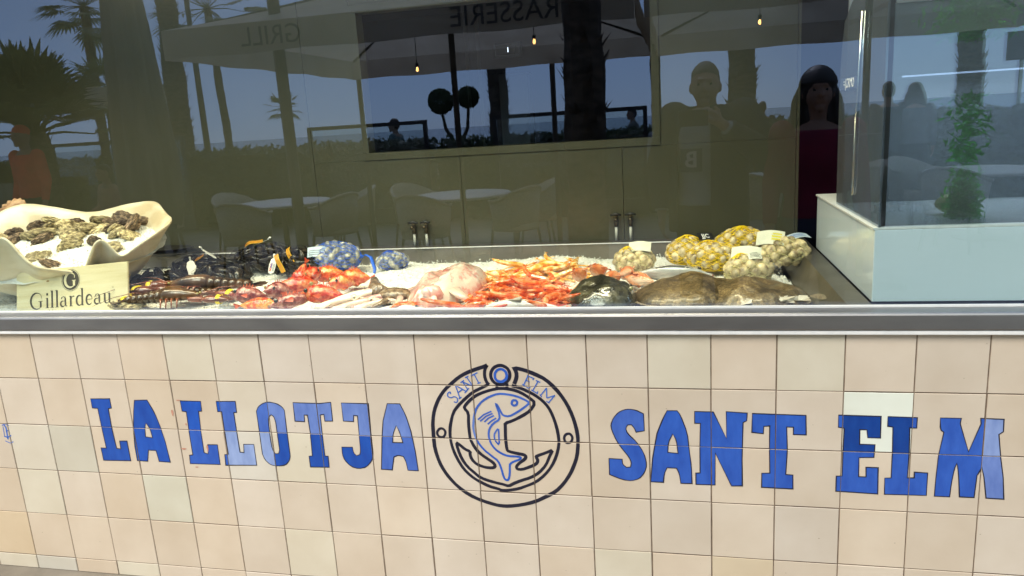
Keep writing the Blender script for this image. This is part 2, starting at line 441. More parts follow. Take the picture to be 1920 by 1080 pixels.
STROKES = [
    ('outer_ring',0,6,[(1626,821),(1618,817),(1590,808),(1559,796),(1533,781),(1509,761),(1487,742),(1467,716),(1452,687),(1442,658),(1437,624),(1437,617),(1436,577),(1437,543),(1448,498),(1462,469),(1478,445),(1502,418),(1538,391),(1576,374),(1618,362),(1639,359),(1664,359),(1705,366),(1748,379),(1781,397),(1814,416),(1840,444),(1861,476),(1874,505),(1885,536),(1890,580),(1889,610),(1882,647),(1870,684),(1853,718),(1830,750),(1801,779),(1769,795),(1741,806),(1707,814),(1714,800),(1714,783),(1705,762)]),
    ('inner_ring',0,5,[(1626,821),(1617,807),(1615,787),(1619,769),(1626,760),(1600,747),(1574,734),(1548,712),(1523,688),(1506,665),(1496,631),(1492,613),(1490,582),(1495,548),(1507,514),(1525,480),(1548,456),(1573,439),(1605,423),(1635,416),(1642,412),(1665,413),(1698,420),(1726,432),(1754,445),(1783,470),(1806,500),(1822,534),(1831,568),(1832,593),(1827,630),(1817,665),(1806,690),(1788,712),(1767,728),(1749,738),(1725,750),(1697,757)]),
    ('anchor_outline',0,5,[(1664,749),(1630,742),(1599,731),(1578,720),(1560,705),(1545,688),(1544,681),(1556,666),(1553,632),(1554,594),(1555,581),(1564,558),(1580,535),(1604,517),(1621,506),(1629,495),(1624,487),(1607,486),(1589,489),(1569,497),(1555,512),(1550,529),(1552,539),(1535,546),(1521,559),(1509,567),(1512,546),(1522,514),(1538,488),(1560,468),(1579,451),(1606,442),(1636,435),(1649,433),(1667,427),(1681,436),(1707,448),(1740,460),(1766,477),(1789,504),(1800,531),(1812,554),(1789,543),(1761,532),(1759,528),(1765,516),(1757,504),(1735,494),(1712,485),(1697,486),(1695,495),(1706,507),(1724,520),(1728,529),(1722,535),(1700,538),(1673,544),(1669,550),(1667,585),(1669,624),(1669,636),(1694,645),(1727,663),(1750,679),(1766,704),(1750,719),(1724,736),(1698,745),(1664,749)]),
    ('fish_outline',1,4,[(1750,704),(1730,716),(1707,725),(1678,730),(1653,731),(1626,721),(1602,706),(1583,685),(1573,659),(1569,633),(1567,621),(1569,600),(1577,572),(1596,546),(1620,526),(1639,511),(1647,488),(1653,456),(1660,447),(1668,449),(1673,468),(1675,499),(1676,502),(1686,510),(1709,519),(1712,526),(1700,528),(1672,528),(1650,536),(1631,550),(1618,571),(1614,596),(1618,616),(1632,635),(1653,648),(1653,666),(1646,691),(1645,698),(1651,689),(1659,671),(1664,661),(1683,658),(1708,672),(1731,688),(1750,704)]),
    ('top_ring',0,5,[(1694,791),(1692,781),(1687,773),(1680,766),(1671,761),(1662,760),(1653,761),(1645,765),(1639,772),(1635,781),(1634,790),(1636,799),(1641,808),(1648,815),(1657,819),(1666,821),(1675,819),(1683,815),(1689,809),(1693,800),(1694,791)]),
    ('blue_ring',1,5,[(1684,789),(1683,783),(1680,777),(1675,773),(1670,770),(1664,769),(1658,770),(1653,772),(1649,777),(1647,782),(1647,788),(1648,795),(1651,800),(1655,805),(1661,808),(1667,809),(1672,808),(1677,805),(1681,801),(1683,795),(1684,789)]),
    ('rivet',0,4,[(1476,599),(1475,594),(1473,590),(1470,586),(1466,584),(1461,583),(1457,584),(1454,586),(1451,589),(1449,593),(1449,598),(1450,602),(1453,606),(1456,610),(1460,612),(1464,613),(1468,612),(1472,610),(1474,607),(1476,603),(1476,599)]),
    ('rivet',0,4,[(1873,593),(1872,589),(1870,584),(1867,581),(1864,579),(1860,578),(1856,578),(1853,580),(1850,584),(1849,588),(1848,593),(1849,597),(1851,602),(1854,605),(1857,607),(1861,608),(1865,608),(1868,606),(1871,602),(1873,598),(1873,593)]),
    ('fish_eye',1,4,[(1711,703),(1710,700),(1709,698),(1707,696),(1705,695),(1702,694),(1699,694),(1697,696),(1695,697),(1694,700),(1694,702),(1695,705),(1696,708),(1698,710),(1700,711),(1703,711),(1706,711),(1708,710),(1709,708),(1711,706),(1711,703)]),
    ('ring_neck',0,5,[(1652,763),(1651,750)]),
    ('ring_neck',0,5,[(1683,764),(1682,750)]),
    ('fish_fin',1,3,[(1647,621),(1636,605),(1632,597),(1633,579),(1646,562),(1647,598),(1647,621)]),
    ('gill_line',1,3,[(1584,645),(1604,662),(1629,674)]),
    ('gill_line',1,3,[(1591,640),(1611,657),(1632,667)]),
    ('gill_line',1,3,[(1604,638),(1618,651),(1636,660)]),
    ('gill_line',1,3,[(1614,631),(1628,643),(1642,652)]),
    ('small_letter',2,2.6,[(1504,727),(1503,735),(1494,729),(1493,719),(1503,714),(1516,720),(1526,712),(1522,699),(1512,702)]),
    ('small_letter',2,2.6,[(1521,756),(1533,713)]),
    ('small_letter',2,2.6,[(1521,756),(1555,736)]),
    ('small_letter',2,2.6,[(1527,732),(1543,743)]),
    ('small_letter',2,2.6,[(1529,712),(1538,718)]),
    ('small_letter',2,2.6,[(1549,731),(1557,740)]),
    ('small_letter',2,2.6,[(1545,767),(1560,742)]),
    ('small_letter',2,2.6,[(1545,767),(1577,753)]),
    ('small_letter',2,2.6,[(1577,753),(1559,782)]),
    ('small_letter',2,2.6,[(1538,764),(1550,772)]),
    ('small_letter',2,2.6,[(1556,740),(1564,747)]),
    ('small_letter',2,2.6,[(1554,780),(1565,786)]),
    ('small_letter',2,2.6,[(1572,786),(1594,797)]),
    ('small_letter',2,2.6,[(1584,790),(1596,763)]),
    ('small_letter',2,2.6,[(1591,762),(1602,766)]),
    ('small_letter',2,2.6,[(1749,789),(1734,760)]),
    ('small_letter',2,2.6,[(1746,790),(1766,781),(1763,776)]),
    ('small_letter',2,2.6,[(1742,775),(1753,770)]),
    ('small_letter',2,2.6,[(1730,762),(1749,750),(1755,756)]),
    ('small_letter',2,2.6,[(1779,773),(1761,743)]),
    ('small_letter',2,2.6,[(1772,775),(1785,769)]),
    ('small_letter',2,2.6,[(1756,745),(1774,734),(1776,741)]),
    ('small_letter',2,2.6,[(1783,727),(1803,752)]),
    ('small_letter',2,2.6,[(1803,752),(1802,720)]),
    ('small_letter',2,2.6,[(1802,720),(1827,729)]),
    ('small_letter',2,2.6,[(1827,729),(1806,705)]),
    ('small_letter',2,2.6,[(1781,731),(1787,723)]),
    ('small_letter',2,2.6,[(1800,710),(1809,704)]),
]
def smooth_poly(p):
    """round gentle corners only, keep square ones"""
    o = []
    n = len(p)
    for i in range(n):
        a, c, d = Vector(p[i - 1]), Vector(p[i]), Vector(p[(i + 1) % n])
        u, v = (c - a), (d - c)
        if u.length < .06 and v.length < .06 and u.angle(v) < RAD(50):
            o += [tuple(c - u * .22), tuple(c + v * .22)]
        else: o.append(tuple(c))
    return o
for ch, out, hole in LETTERS:
    loops = [smooth_poly([(x / 1000, z / 1000) for x, z in l]) for l in (out, hole) if l]
    mb = MB()
    flat = [p for l in loops for p in l]
    for t in tessellate_polygon([[Vector((p[0], p[1], 0)) for p in l] for l in loops]):
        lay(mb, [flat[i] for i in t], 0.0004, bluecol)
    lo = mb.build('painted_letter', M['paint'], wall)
    lo['label'] = 'blue painted letter %s' % ch
    eb = MB()
    for l in loops:
        l2 = l + [l[0]]
        ww = [0.0028 + 0.0016 * noise.noise(Vector((p[0] * 40, p[1] * 40, 0))) for p in l2]; ww[-1] = ww[0]
        for q in ribbon(l2, ww): lay(eb, q, 0.0007, lambda c, r: None)
    eb.build('letter_outline', M['inkline'], lo)
emb = [MB(), MB(), MB()]
for name, ci, w, pts in STROKES:
    p = [(x / 1000, z / 1000) for x, z in pts]
    if len(p) > 3: p = smooth_line(p)
    wv = [w * (1.95 if ci == 0 else 1.7 if ci == 1 else 1.4) / 1000 * (1 + 0.16 * noise.noise(Vector((q[0] * 22, q[1] * 22, ci)))) for q in p]
    if p[0] == p[-1]: wv[-1] = wv[0]
    for q in ribbon(p, wv):
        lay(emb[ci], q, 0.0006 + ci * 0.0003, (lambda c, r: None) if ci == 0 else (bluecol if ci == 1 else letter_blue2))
emb[0].build('painted_anchor_emblem', M['inkline'], wall)['label'] = 'black painted anchor inside two rings, top ring and rivets'
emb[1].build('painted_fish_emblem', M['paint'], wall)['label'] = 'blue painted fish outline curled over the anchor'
emb[2].build('painted_ring_lettering', M['paint'], wall)['label'] = 'small blue lettering SANT ELM inside the ring'
# small blackletter mark on the tile at the left edge, chips and specks on the glaze
gm = MB()
for p, w in (([(-.190,.576),(-.184,.566),(-.186,.52)], .006), ([(-.200,.574),(-.184,.580),(-.170,.574)], .004), ([(-.186,.552),(-.172,.556)], .004),
             ([(-.200,.532),(-.186,.528),(-.168,.536)], .005), ([(-.200,.514),(-.180,.506),(-.164,.512)], .003), ([(-.196,.57),(-.198,.53)], .003)):
    for q in ribbon(p, w): lay(gm, q, 0.0006, letter_blue2)
gm.build('painted_blackletter_mark', M['paint'], wall)['label'] = 'small faded blue blackletter E at the left'
M['chip'] = mat('chipped_glaze', (0.55, 0.27, 0.2), (0.42, 0.2, 0.14), scale=80, rough=0.9)
cb = MB()
for (cx, cz, rx, rz) in ((.515,.640,.004,.012), (.628,.515,.0035,.013), (.536,.51,.010,.0035), (.56,.60,.003,.004), (.575,.4445,.006,.0018), (.545,.6855,.008,.002)):
    lay(cb, [(cx + rx * cos(a) * (1 + .3 * sin(3 * a)), cz + rz * sin(a)) for a in [k * pi / 5 for k in range(10)]], 0.0010, lambda c, r: None)
cb.build('glaze_chips', M['chip'], wall)
sp = MB()
for k in range(130):
    cx, cz, rr = random.uniform(-.4, 3.3), random.uniform(.05, .9), random.uniform(.0005, .0019)
    lay(sp, [(cx + rr * cos(a) * random.uniform(.6, 1.8), cz + rr * sin(a)) for a in [j * pi / 3 for j in range(6)]], 0.0003, lambda c, r: None)
sp.build('glaze_specks', mat('speck', (0.30, 0.24, 0.18), (0.45, 0.38, 0.3), scale=60, rough=0.6), wall)

# ================================================================ STEEL COUNTER AND BASIN
XL, XR = XL0 * T, XR0 * T
counter = thing('steel_display_counter', 'long stainless steel counter with sunken basin full of ice', 'display counter', (0, 0, 0))
b = MB(); b.box(XL, -0.017, 0.9195, XR, 0.03, 0.9325); b.build('white_trim', M['alu'], counter, bevel=0.003)
b = MB()
prof = [(-0.019, 0.9335), (-0.021, 0.937), (-0.021, 0.974), (-0.019, 0.9785), (-0.014, 0.981), (0.036, 0.981), (0.038, 0.979), (0.06, 0.979), (0.064, 0.975), (0.078, 0.90), (0.078, 0.885), (0.03, 0.885), (0.03, 0.9335)]
b.rings([[(XL, y, z) for y, z in prof], [(XR, y, z) for y, z in prof]]); b.build('front_ledge', M['steel'], counter, fix=True)
b = MB()
BX0, BX1 = -1.45, 2.60
bp = [(0.078, 0.90), (0.078, 0.84), (1.165, 0.84), (1.175, 0.982), (1.18, 0.984), (1.255, 0.984), (1.255, 0.975), (1.19, 0.975), (1.185, 0.83), (0.07, 0.83), (0.07, 0.90)]
b.rings([[(BX0, y, z) for y, z in bp], [(BX1, y, z) for y, z in bp]]); b.build('basin', M['steel_in'], counter, fix=True)
b = MB(); b.box(BX0, 1.166, .9845, BX1, 1.178, .988); b.build('back_rim', M['alu'], counter, bevel=.001)  # white strip added for the lamp-lit line along the basin's back edge
b = MB(); b.box(BX0, 1.1785, .9845, BX1 + .09, 1.2495, .9865); b.build('back_flange', mat('dark_reflection_steel', (.10, .085, .065), (.13, .11, .085), scale=8, rough=.4, metal=.6), counter)  # colour darkened for the dark reflection on the steel flange
b = MB()
ep = [(2.575, 0.84), (2.640, 0.982), (2.700, 0.984), (2.700, 0.975), (2.65, 0.972), (2.60, 0.83)]
b.rings([[(x, 0.066, z) for x, z in ep], [(x, 1.25, z) for x, z in ep]]); b.build('end_wall', M['steel_in'], counter, fix=True)
b = MB(); b.box(-1.45, 0.09, 0.84, -1.40, 1.16, 0.98); b.build('end_wall', M['steel_in'], counter)

# ================================================================ WINDOW, SHOP WALLS, INTERIOR
M['glass'] = pane_mat('window_glass', 0.094, tint=(0.80, 0.96, 1.45), see=(.85, .87, .86))
M['clear'] = pane_mat('plain_edge', 0.0, see=(0.9, 0.97, 0.95))
win = thing('shop_window', 'large clear window pane above the steel ledge reflecting palms and sea', 'window', (0, 0, 0))
b = MB(); b.box(-1.56, 0.046, 0.984, 4.56, 0.056, 2.75)
p = b.build('glass_pane', [M['glass'], M['clear']], win)
for i, f in enumerate(p.data.polygons): f.material_index = 0 if f.normal.y < -0.5 else 1
b = MB(); b.box(-1.56, 0.037, 0.9815, 4.56, 0.0455, 0.987); b.build('sill_bead', M['alu'], win)
b = MB(); b.box(-1.64, 0.02, 0.9815, -1.56, 0.09, 2.75); b.box(4.5, 0.02, 0.9815, 4.58, 0.09, 2.75); b.build('side_frame', M['alu'], win)
M['render'] = mat('facade_render', (0.42, 0.36, 0.28), (0.5, 0.43, 0.34), scale=5, rough=0.9)
fac = thing('shop_facade', 'plain rendered shop facade above and beside the window', 'facade', (0, 0, 0))
b = MB(); b.box(-8, 0.0, 2.75, 11, 0.2, 3.6); b.box(-8, 0, 0, -1.64, 0.2, 2.75); b.box(4.58, 0, 0, 11, 0.2, 2.75); b.build('outer_wall', M['render'], fac)
room = thing('shop_interior', 'dark room behind the display with black walls and ceiling', 'room', (0, 0, 0))
b = MB(); b.box(-1.7, 0.2, 2.70, 4.64, 6.0, 2.8); b.box(-1.78, 0.2, 0, -1.7, 6, 2.7); b.box(4.64, 0.2, 0, 4.7, 6, 2.7); b.box(-1.7, 6.0, 0, 4.64, 6.1, 2.7)
b.build('room_shell', M['dark'], room)
b = MB(); b.box(-1.7, 0.2, 0.0, 4.64, 6.0, 0.02); b.build('room_floor', M['darkwood'], room)
b = MB(); b.box(1.02, 3.0, 0.02, 1.22, 3.15, 1.85); b.build('grey_pillar', M['greypanel'], room, bevel=.01)
for x in (0.80, 0.88): 
    b = MB(); b.box(x, 3.0, 0.02, x + .025, 3.03, 2.5); b.build('door_edge', M['chrome'], room)
b = MB(); b.box(1.12, 2.5, 1.915, 1.28, 2.56, 1.995); dv = b.build('wall_display', M['greypanel'], room, bevel=.004)
b = MB(); b.box(1.13, 2.495, 1.925, 1.25, 2.4985, 1.985); b.build('display_screen', M['black'], dv)
b = MB(); b.box(1.205, 2.491, 1.94, 1.209, 2.494, 1.968); b.build('lit_digit', emit('digit_glow', (0.8, 0.85, 1), 2), dv)

bw = thing('olive_back_wall', 'olive grey panelled wall behind the basin with a framed opening', 'panelled wall', (0, 0, 0))
WX0, WX1, WZ0, WZ1 = 0.787, 2.085, 1.428, 2.048
Y0, Y1 = 1.25, 1.272
def panel(x0, z0, x1, z1):
    b = MB(); b.box(x0 + .0009, Y0, z0 + .0003, x1 - .0009, Y1, z1 - .0003); return b.build('wall_panel', M['wallpanel'], bw, bevel=.0008)
edges = [-1.69, -0.95, -0.23, 0.5, 1.222, 1.955, 2.668]
F = 0.034
for x0, x1 in zip(edges[3:], edges[4:]):
    panel(x0, 0.984, x1, WZ0 - F)
panel(-1.69, .984, .5, 2.69); panel(.5, WZ0 - F, WX0 - F, 2.69); panel(WX1 + F, WZ0 - F, 2.668, 2.69); panel(WX0 - F, WZ1 + F, WX1 + F, 2.69)
b = MB(); b.box(-1.69, Y1 + .001, 0.8, WX0 - .01, Y1 + .012, 2.69); b.box(WX1 + .01, Y1 + .001, .8, 2.666, Y1 + .012, 2.69); b.box(WX0 - .01, Y1 + .001, .8, WX1 + .01, Y1 + .012, WZ0 - .01)
b.box(WX0 - .01, Y1 + .001, WZ1 + .01, WX1 + .01, Y1 + .012, 2.69); b.build('backing_board', M['gap'], bw)
fr = MB()
fr.box(WX0 - F + .001, Y0 - .006, WZ0 - F + .001, WX1 + F - .001, Y1 + .05, WZ0); fr.box(WX0 - F + .001, Y0 - .006, WZ1, WX1 + F - .001, Y1 + .05, WZ1 + F - .001)
fr.box(WX0 - F + .001, Y0 - .006, WZ0 + .0005, WX0, Y1 + .05, WZ1 - .0005); fr.box(WX1, Y0 - .006, WZ0 + .0005, WX1 + F - .001, Y1 + .05, WZ1 - .0005)
fr.build('opening_frame', M['wallpanel'], bw)
b = MB(); b.box(2.6685, Y0, 0.8, 2.68, Y1 + .012, 2.69); b.build('end_edge', M['wallpanel'], bw)

def tap(x, zh, lab):
    t = thing('wall_tap', lab, 'tap', (x, 1.235, 0.985), group=None)
    b = MB(); b.tube([(0, 0, 0), (0, 0, zh - .03)], .0065, 10); b.build('pipe', M['whitepipe'], t, smooth=True)
    b = MB(); b.tube([(0, 0, zh - .035), (0, 0, zh + .012)], .009, 10); b.tube([(0, -.004, zh + .003), (0, -.03, zh - .004)], .007, 8); b.ball((0, 0, zh + .014), .010, 8, 6)
    b.build('valve_body', M['brass'], t, smooth=True)
    b = MB(); b.tube([(-.024, -.006, zh + .016), (0, -.008, zh + .022), (.024, -.006, zh + .016)], [.004, .006, .004], 8); b.build('lever', M['black'], t, smooth=True)
tap(0.977, .095, 'left tap of the pair in the middle of the olive wall'); tap(1.037, .095, 'right tap of the pair in the middle of the olive wall')
tap(1.921, .100, 'left tap of the pair behind the yellow cockle nets'); tap(1.984, .100, 'right tap of the pair behind the yellow cockle nets')

# lamp over the display (the warm light on the ice)
lamp = thing('display_lamp', 'long warm strip lamp hung over the fish basin', 'lamp', (0, 0, 0))
b = MB(); b.box(-1.3, 0.19, 2.50, 2.6, 0.37, 2.56); b.build('lamp_housing', M['alu'], lamp, bevel=.005)
b = MB(); b.box(-1.28, 0.21, 2.485, 2.58, 0.35, 2.4985); b.build('lamp_tube', emit('lamp_glow', (1, .86, .58), 6), lamp)
ld = bpy.data.lights.new('display_light', 'AREA'); ld.shape = 'RECTANGLE'; ld.size = 3.8; ld.size_y = .14; ld.spread = RAD(120); ld.energy = 32; ld.color = (1, .84, .56)
lo = bpy.data.objects.new('lamp_light', ld); COL.objects.link(lo); lo.location = (0.65, .28, 2.48); lo.parent = lamp

# ---------------------------------------------------------------- tank at the right
tank = thing('seafood_tank', 'tall glass tank on a white glossy base at the right end of the counter', 'glass tank', (2.707, 0.09, 0.984))
b = MB(); b.box(0, 0, -.0005, 1.7, 0.87, 0.198)
cab = b.build('base_cabinet', M['whitepanel'], tank, bevel=.002)
b = MB(); b.box(-.004, .0, .1985, 1.7, .88, .205); b.build('top_edge_strip', M['alu'], tank, bevel=.001)
M['tankglass'] = pane_mat('tank_glass', 0.075, film=0.42, filmcol=(0.105, 0.115, 0.135), see=(0.7, .76, .8))
side = [(0.0, .206), (.56, .206), (.567, .58), (.552, .70), (.515, .79), (.42, .835), (.30, .86), (.0, .86)]
b = MB(); b.rings([[(.008, y, z) for y, z in side], [(.014, y, z) for y, z in side]]); b.build('side_glass', M['tankglass'], tank, fix=True)
b = MB(); b.box(.03, .015, .2065, 1.69, .021, .775); b.build('front_glass', M['tankglass'], tank)
b = MB(); b.box(.016, .012, .2065, .028, .027, 1.6); b.build('corner_post', M['black'], tank)
b = MB(); b.box(.03, .012, .776, 1.69, .03, .787); b.box(.016, .03, .776, .028, .5, .787); b.build('top_rail', M['greypanel'], tank)
M['tankback'] = mat('tank_back_panel', (0.16, 0.17, 0.20), (0.20, 0.215, 0.245), scale=2.5, rough=.4)
b = MB(); b.box(.03, .56, .2065, 1.69, .58, 1.35); b.build('back_panel', M['tankback'], tank)
b = MB(); b.box(.16, .42, .603, 1.66, .426, .608); b.build('light_strip', emit('tank_led', (.62, .7, 1), 2.2), tank)
M['greenery'] = mat('tank_green', (0.05, .50, .03), (.16, .72, .08), scale=30, rough=.6)
gr = MB(); rr = random.Random(3)
for k in range(5200):
    z = .21 + .10 * abs(rr.gauss(0, .6)) if rr.random() < .16 else rr.uniform(.36, 1.05); s = .022 + .028 * (z > .66) - .006 * (z < .4)
    if .36 < z < .66 and rr.random() < .75: continue
    if .54 < z < .68: continue
    c0 = Vector((.25 + rr.gauss(0, s), .12 + rr.gauss(0, .03), z))
    d = Vector((rr.uniform(-1, 1), rr.uniform(-1, 1), rr.uniform(-.4, .9))).normalized() * rr.uniform(.008, .022)
    w = d.cross(Vector((rr.random(), rr.random(), rr.random()))).normalized() * .004
    gr.poly([c0 - d, c0 + w, c0 + d, c0 - w])
tl = bpy.data.lights.new('tank_light', 'AREA'); tl.shape = 'RECTANGLE'; tl.size = 1.5; tl.size_y = .03; tl.energy = 7; tl.color = (.75, .85, 1)
tlo = bpy.data.objects.new('tank_lamp_light', tl); COL.objects.link(tlo); tlo.parent = tank; tlo.location = (.90, .40, .60)
tl.spread = RAD(170)
gr.build('green_plant', M['greenery'], tank)['kind'] = 'stuff'
lem = MB(); lem.ball((0, 0, 0), (.036, .027, .028), 14, 10, fn=lambda d: 1 + .16 * max(0, abs(d.x) - .85) / .15)
lem = lem.build('lemon', mat('lemon_skin', (.6, .6, .22), (.68, .66, .3), scale=60, rough=.4, bump=.3), None, smooth=True)
lem.location = (2.96, .32, 1.219); tag(lem, 'pale yellow lemon lying inside the tank at the foot of the glass', 'lemon')
hk = MB(); hk.tube([(0, -.03, .52), (0, -.01, .30), (0, .0, .02), (0, .004, -.004), (0, .012, -.008), (0, .018, .002), (0, .012, .06), (0, -.0, .25)], .0035, 8)
hk = hk.build('wire_hook', M['chrome'], None, smooth=True); hk.location = (2.712, .385, 1.255); tag(hk, 'thin looped steel wire hook hanging against the tank side', 'hook')
stk = thing('sticker', 'small dark sticker with white lettering on the tank side glass', 'sticker', (2.712, .50, 1.58))
b = MB(); b.box(0, -.12, -.018, .0015, .13, .018); b.build('sticker_base', mat('sticker_blue', (.05, .07, .12), rough=.4), stk)
def text_obj(name, s, size, M4, material, parent=None, extr=0.0006, bold=0.0):
    cu = bpy.data.curves.new(name, 'FONT'); cu.body = s; cu.size = size; cu.extrude = extr; cu.offset = bold
    cu.align_x = 'CENTER'; cu.align_y = 'CENTER'; cu.resolution_u = 3
    o = bpy.data.objects.new(name, cu); COL.objects.link(o)
    bpy.context.view_layer.update()
    dg = bpy.context.evaluated_depsgraph_get()
    me = bpy.data.meshes.new_from_object(o.evaluated_get(dg))
    bpy.data.objects.remove(o); me.materials.clear(); me.materials.append(material)
    o = bpy.data.objects.new(name, me); COL.objects.link(o); o.matrix_basis = M4
    if parent is not None: o.parent = parent
    return o
M['white'] = mat('white_print', (.7, .7, .68), rough=.5)
def basis(ex, ey, loc):
    ez = Vector(ex).cross(Vector(ey)); m = Matrix((ex, ey, ez)).transposed().to_4x4(); m.translation = loc; return m
text_obj('sticker_lettering', '=(CRMO', .04, basis((0, -1, 0), (0, 0, 1), (-.0012, 0, 0)), M['white'], stk, .0004)
# ================================================================ ICE
M['ice'] = mat('crushed_ice', (0.72, 0.715, 0.66), (0.84, 0.835, 0.79), scale=160, rough=0.25, bump=0.5, bscale=190, spec=0.6)
def ice_h(x, y):
    h = 0.922 + 0.016 * fbm(x * 3.1 + 7, y * 3.1, 0, 3) + 0.010 * fbm(x * 11, y * 11, 4, 3)
    h += 0.030 * math.exp(-((x - 1.15) ** 2 / .035 + (y - .93) ** 2 / .02))
    h += 0.020 * math.exp(-((x - 1.62) ** 2 / .08 + (y - 1.02) ** 2 / .01))
    h += 0.030 * math.exp(-((x - .05) ** 2 / .03 + (y - .55) ** 2 / .05))
    h += 0.012 * math.exp(-((x - 2.45) ** 2 / .05 + (y - .5) ** 2 / .03))
    return h
def chip(mb, c, s, rr):
    a, b2, c2 = [Vector((rr.uniform(-1, 1), rr.uniform(-1, 1), rr.uniform(-1, 1))).normalized() * s * rr.uniform(.5, 1.2) for _ in range(3)]
    p = [c + a, c + b2, c + c2, c - (a + b2) * .6, c - c2 * .8]
    i = [mb.vert(q) for q in p]
    for f in ((0, 1, 2), (0, 3, 1), (1, 4, 2), (2, 4, 0), (3, 4, 1), (0, 4, 3)): mb.face([i[k] for k in f])
ice = MB(); rr = random.Random(8)
nx, ny = 370, 134
x0, x1, y0, y1 = -1.40, 2.585, 0.079, 1.168
ids = []
for j in range(ny + 1):
    row = []
    for i in range(nx + 1):
        x = x0 + (x1 - x0) * i / nx; y = y0 + (y1 - y0) * j / ny
        edge = min(1, (x1 - x) / .06, (x - x0) / .05, (y1 - y) / .05)
        z = ice_h(x, y) - .02 * (1 - edge) + rr.uniform(-.0022, .0026)
        row.append(ice.vert((x + rr.uniform(-.003, .003) * (0 < i < nx), y + rr.uniform(-.003, .003) * (0 < j < ny), z)))
    ids.append(row)
for j in range(ny):
    for i in range(nx): ice.face((ids[j][i], ids[j][i + 1], ids[j + 1][i + 1], ids[j + 1][i]))
for k in range(9000):
    x, y = rr.uniform(x0 + .02, x1 - .01), rr.uniform(y0 + .01, y1 - .01)
    chip(ice, Vector((x, y, ice_h(x, y) + rr.uniform(0, .004))), rr.uniform(.003, .008), rr)
o = ice.build('crushed_ice', M['ice'])
tag(o, 'bed of white crushed ice filling the steel basin', 'ice', kind='stuff')

# ================================================================ SHELLS IN NETS
def shell_mesh(name, material, seed, ridges=15, flat=.78):
    q = random.Random(seed); b = MB()
    def fn(d):
        a = atan2(d.y, d.x)
        return 1 - .10 * max(0, -d.x) + .035 * cos(ridges * a) * (1 - d.z * d.z) + .04 * q.uniform(-1, 1) * 0
    b.ball((0, 0, 0), (1, .88, flat), 30, 10, fn=fn)
    return b.mesh(name, material, True)
M['cockle'] = mat('cockle_shell', (0.20, 0.13, 0.05), (0.72, 0.58, 0.32), scale=1.1, rough=.45, var=.35, bump=.35, bscale=5, c3=(.52, .42, .24), coat=.3)
M['clam'] = mat('clam_shell', (0.10, 0.11, 0.12), (0.50, 0.48, 0.40), scale=1.3, rough=.4, var=.3, bump=.3, bscale=5, c3=(.30, .29, .25), coat=.3)
M['netyel'] = mat('yellow_net', (0.85, 0.60, 0.01), rough=.5)
M['netpale'] = mat('pale_net', (0.62, 0.58, 0.28), rough=.5)
M['netblue'] = mat('blue_net', (0.02, 0.12, 0.62), rough=.45)
M['netblack'] = mat('black_net', (0.012, 0.012, 0.012), rough=.5)
M['paper'] = mat('label_paper', (0.62, 0.62, 0.5), (0.68, 0.67, 0.55), scale=20, rough=.55)
M['paperblue'] = mat('label_paper_blue', (0.42, 0.52, 0.62), (0.5, 0.58, 0.66), scale=30, rough=.5)
M['inkyel'] = mat('yellow_print', (.62, .55, .02), rough=.5)
M['inkblk'] = mat('black_print', (.03, .03, .03), rough=.5)
M['inkred'] = mat('red_print', (.55, .05, .03), rough=.5)
M['inkblu'] = mat('blue_print', (.03, .10, .42), rough=.5)
COCK = [shell_mesh('cockle_shell', M['cockle'], k) for k in range(3)]
CLAM = [shell_mesh('clam_shell', M['clam'], k, 9, .6) for k in range(3)]
def veil(name, c, share):
    m = pane_mat(name, 0.0, see=(1, 1, 1), film=share, filmcol=c)
    return m
M['veil_netyel'] = veil('yellow_net_veil', (.90, .62, .02), .26)
M['veil_netpale'] = veil('pale_net_veil', (.75, .70, .35), .10)
M['veil_netblue'] = veil('blue_net_veil', (.14, .28, .70), .13)
def net_threads(a, b2, c, n, th, rr, rows=14, dens=None):
    """two crossing families of threads over an ellipsoid along x"""
    mb = MB()
    for s in (-1, 1):
        for k in range(n):
            ph0 = 2 * pi * k / n
            pts = []
            for j in range(rows + 1):
                t = -0.97 + 1.94 * j / rows
                r = sqrt(max(0, 1 - t * t))
                ph = ph0 + s * 1.5 * (j / rows) + .10 * noise.noise(Vector((k, j * .6, s * 3)))
                rj = 1.045 + .02 * noise.noise(Vector((k * 1.3, j * .8, s)))
                pts.append((a * t * 1.03, b2 * r * cos(ph) * rj, max(c * r * sin(ph) * rj, -c * .62)))
            mb.tube(pts, th, 3, cap=False)
    return mb
def paper_label(parent, w, h, M4, material, prints, name='label'):
    b = MB()
    n = 6
    rs = [[(-w / 2 + w * k / n, y, .10 * w * sin(pi * k / n) + dz) for k in range(n + 1)] for y, dz in ((-h / 2, 0), (h / 2, 0))]
    rs2 = [[(x, y, z - .0006) for x, y, z in r] for r in rs]
    b.rings(rs, close=False, cap=False); b.rings(rs2[::-1], close=False, cap=False)
    o = b.build(name, material, parent, smooth=True); o.matrix_basis = M4
    for ci, x0, y0, x1, y1 in prints:
        pb = MB(); r2 = []
        for y in (y0 * h, y1 * h): r2.append([(-w / 2 + w * (x0 + (x1 - x0) * k / 4), y - h / 2, .10 * w * sin(pi * (x0 + (x1 - x0) * k / 4)) + .0006) for k in range(5)])
        pb.rings(r2, close=False, cap=False)
        pb.build('printed_line', ci, o)
    return o
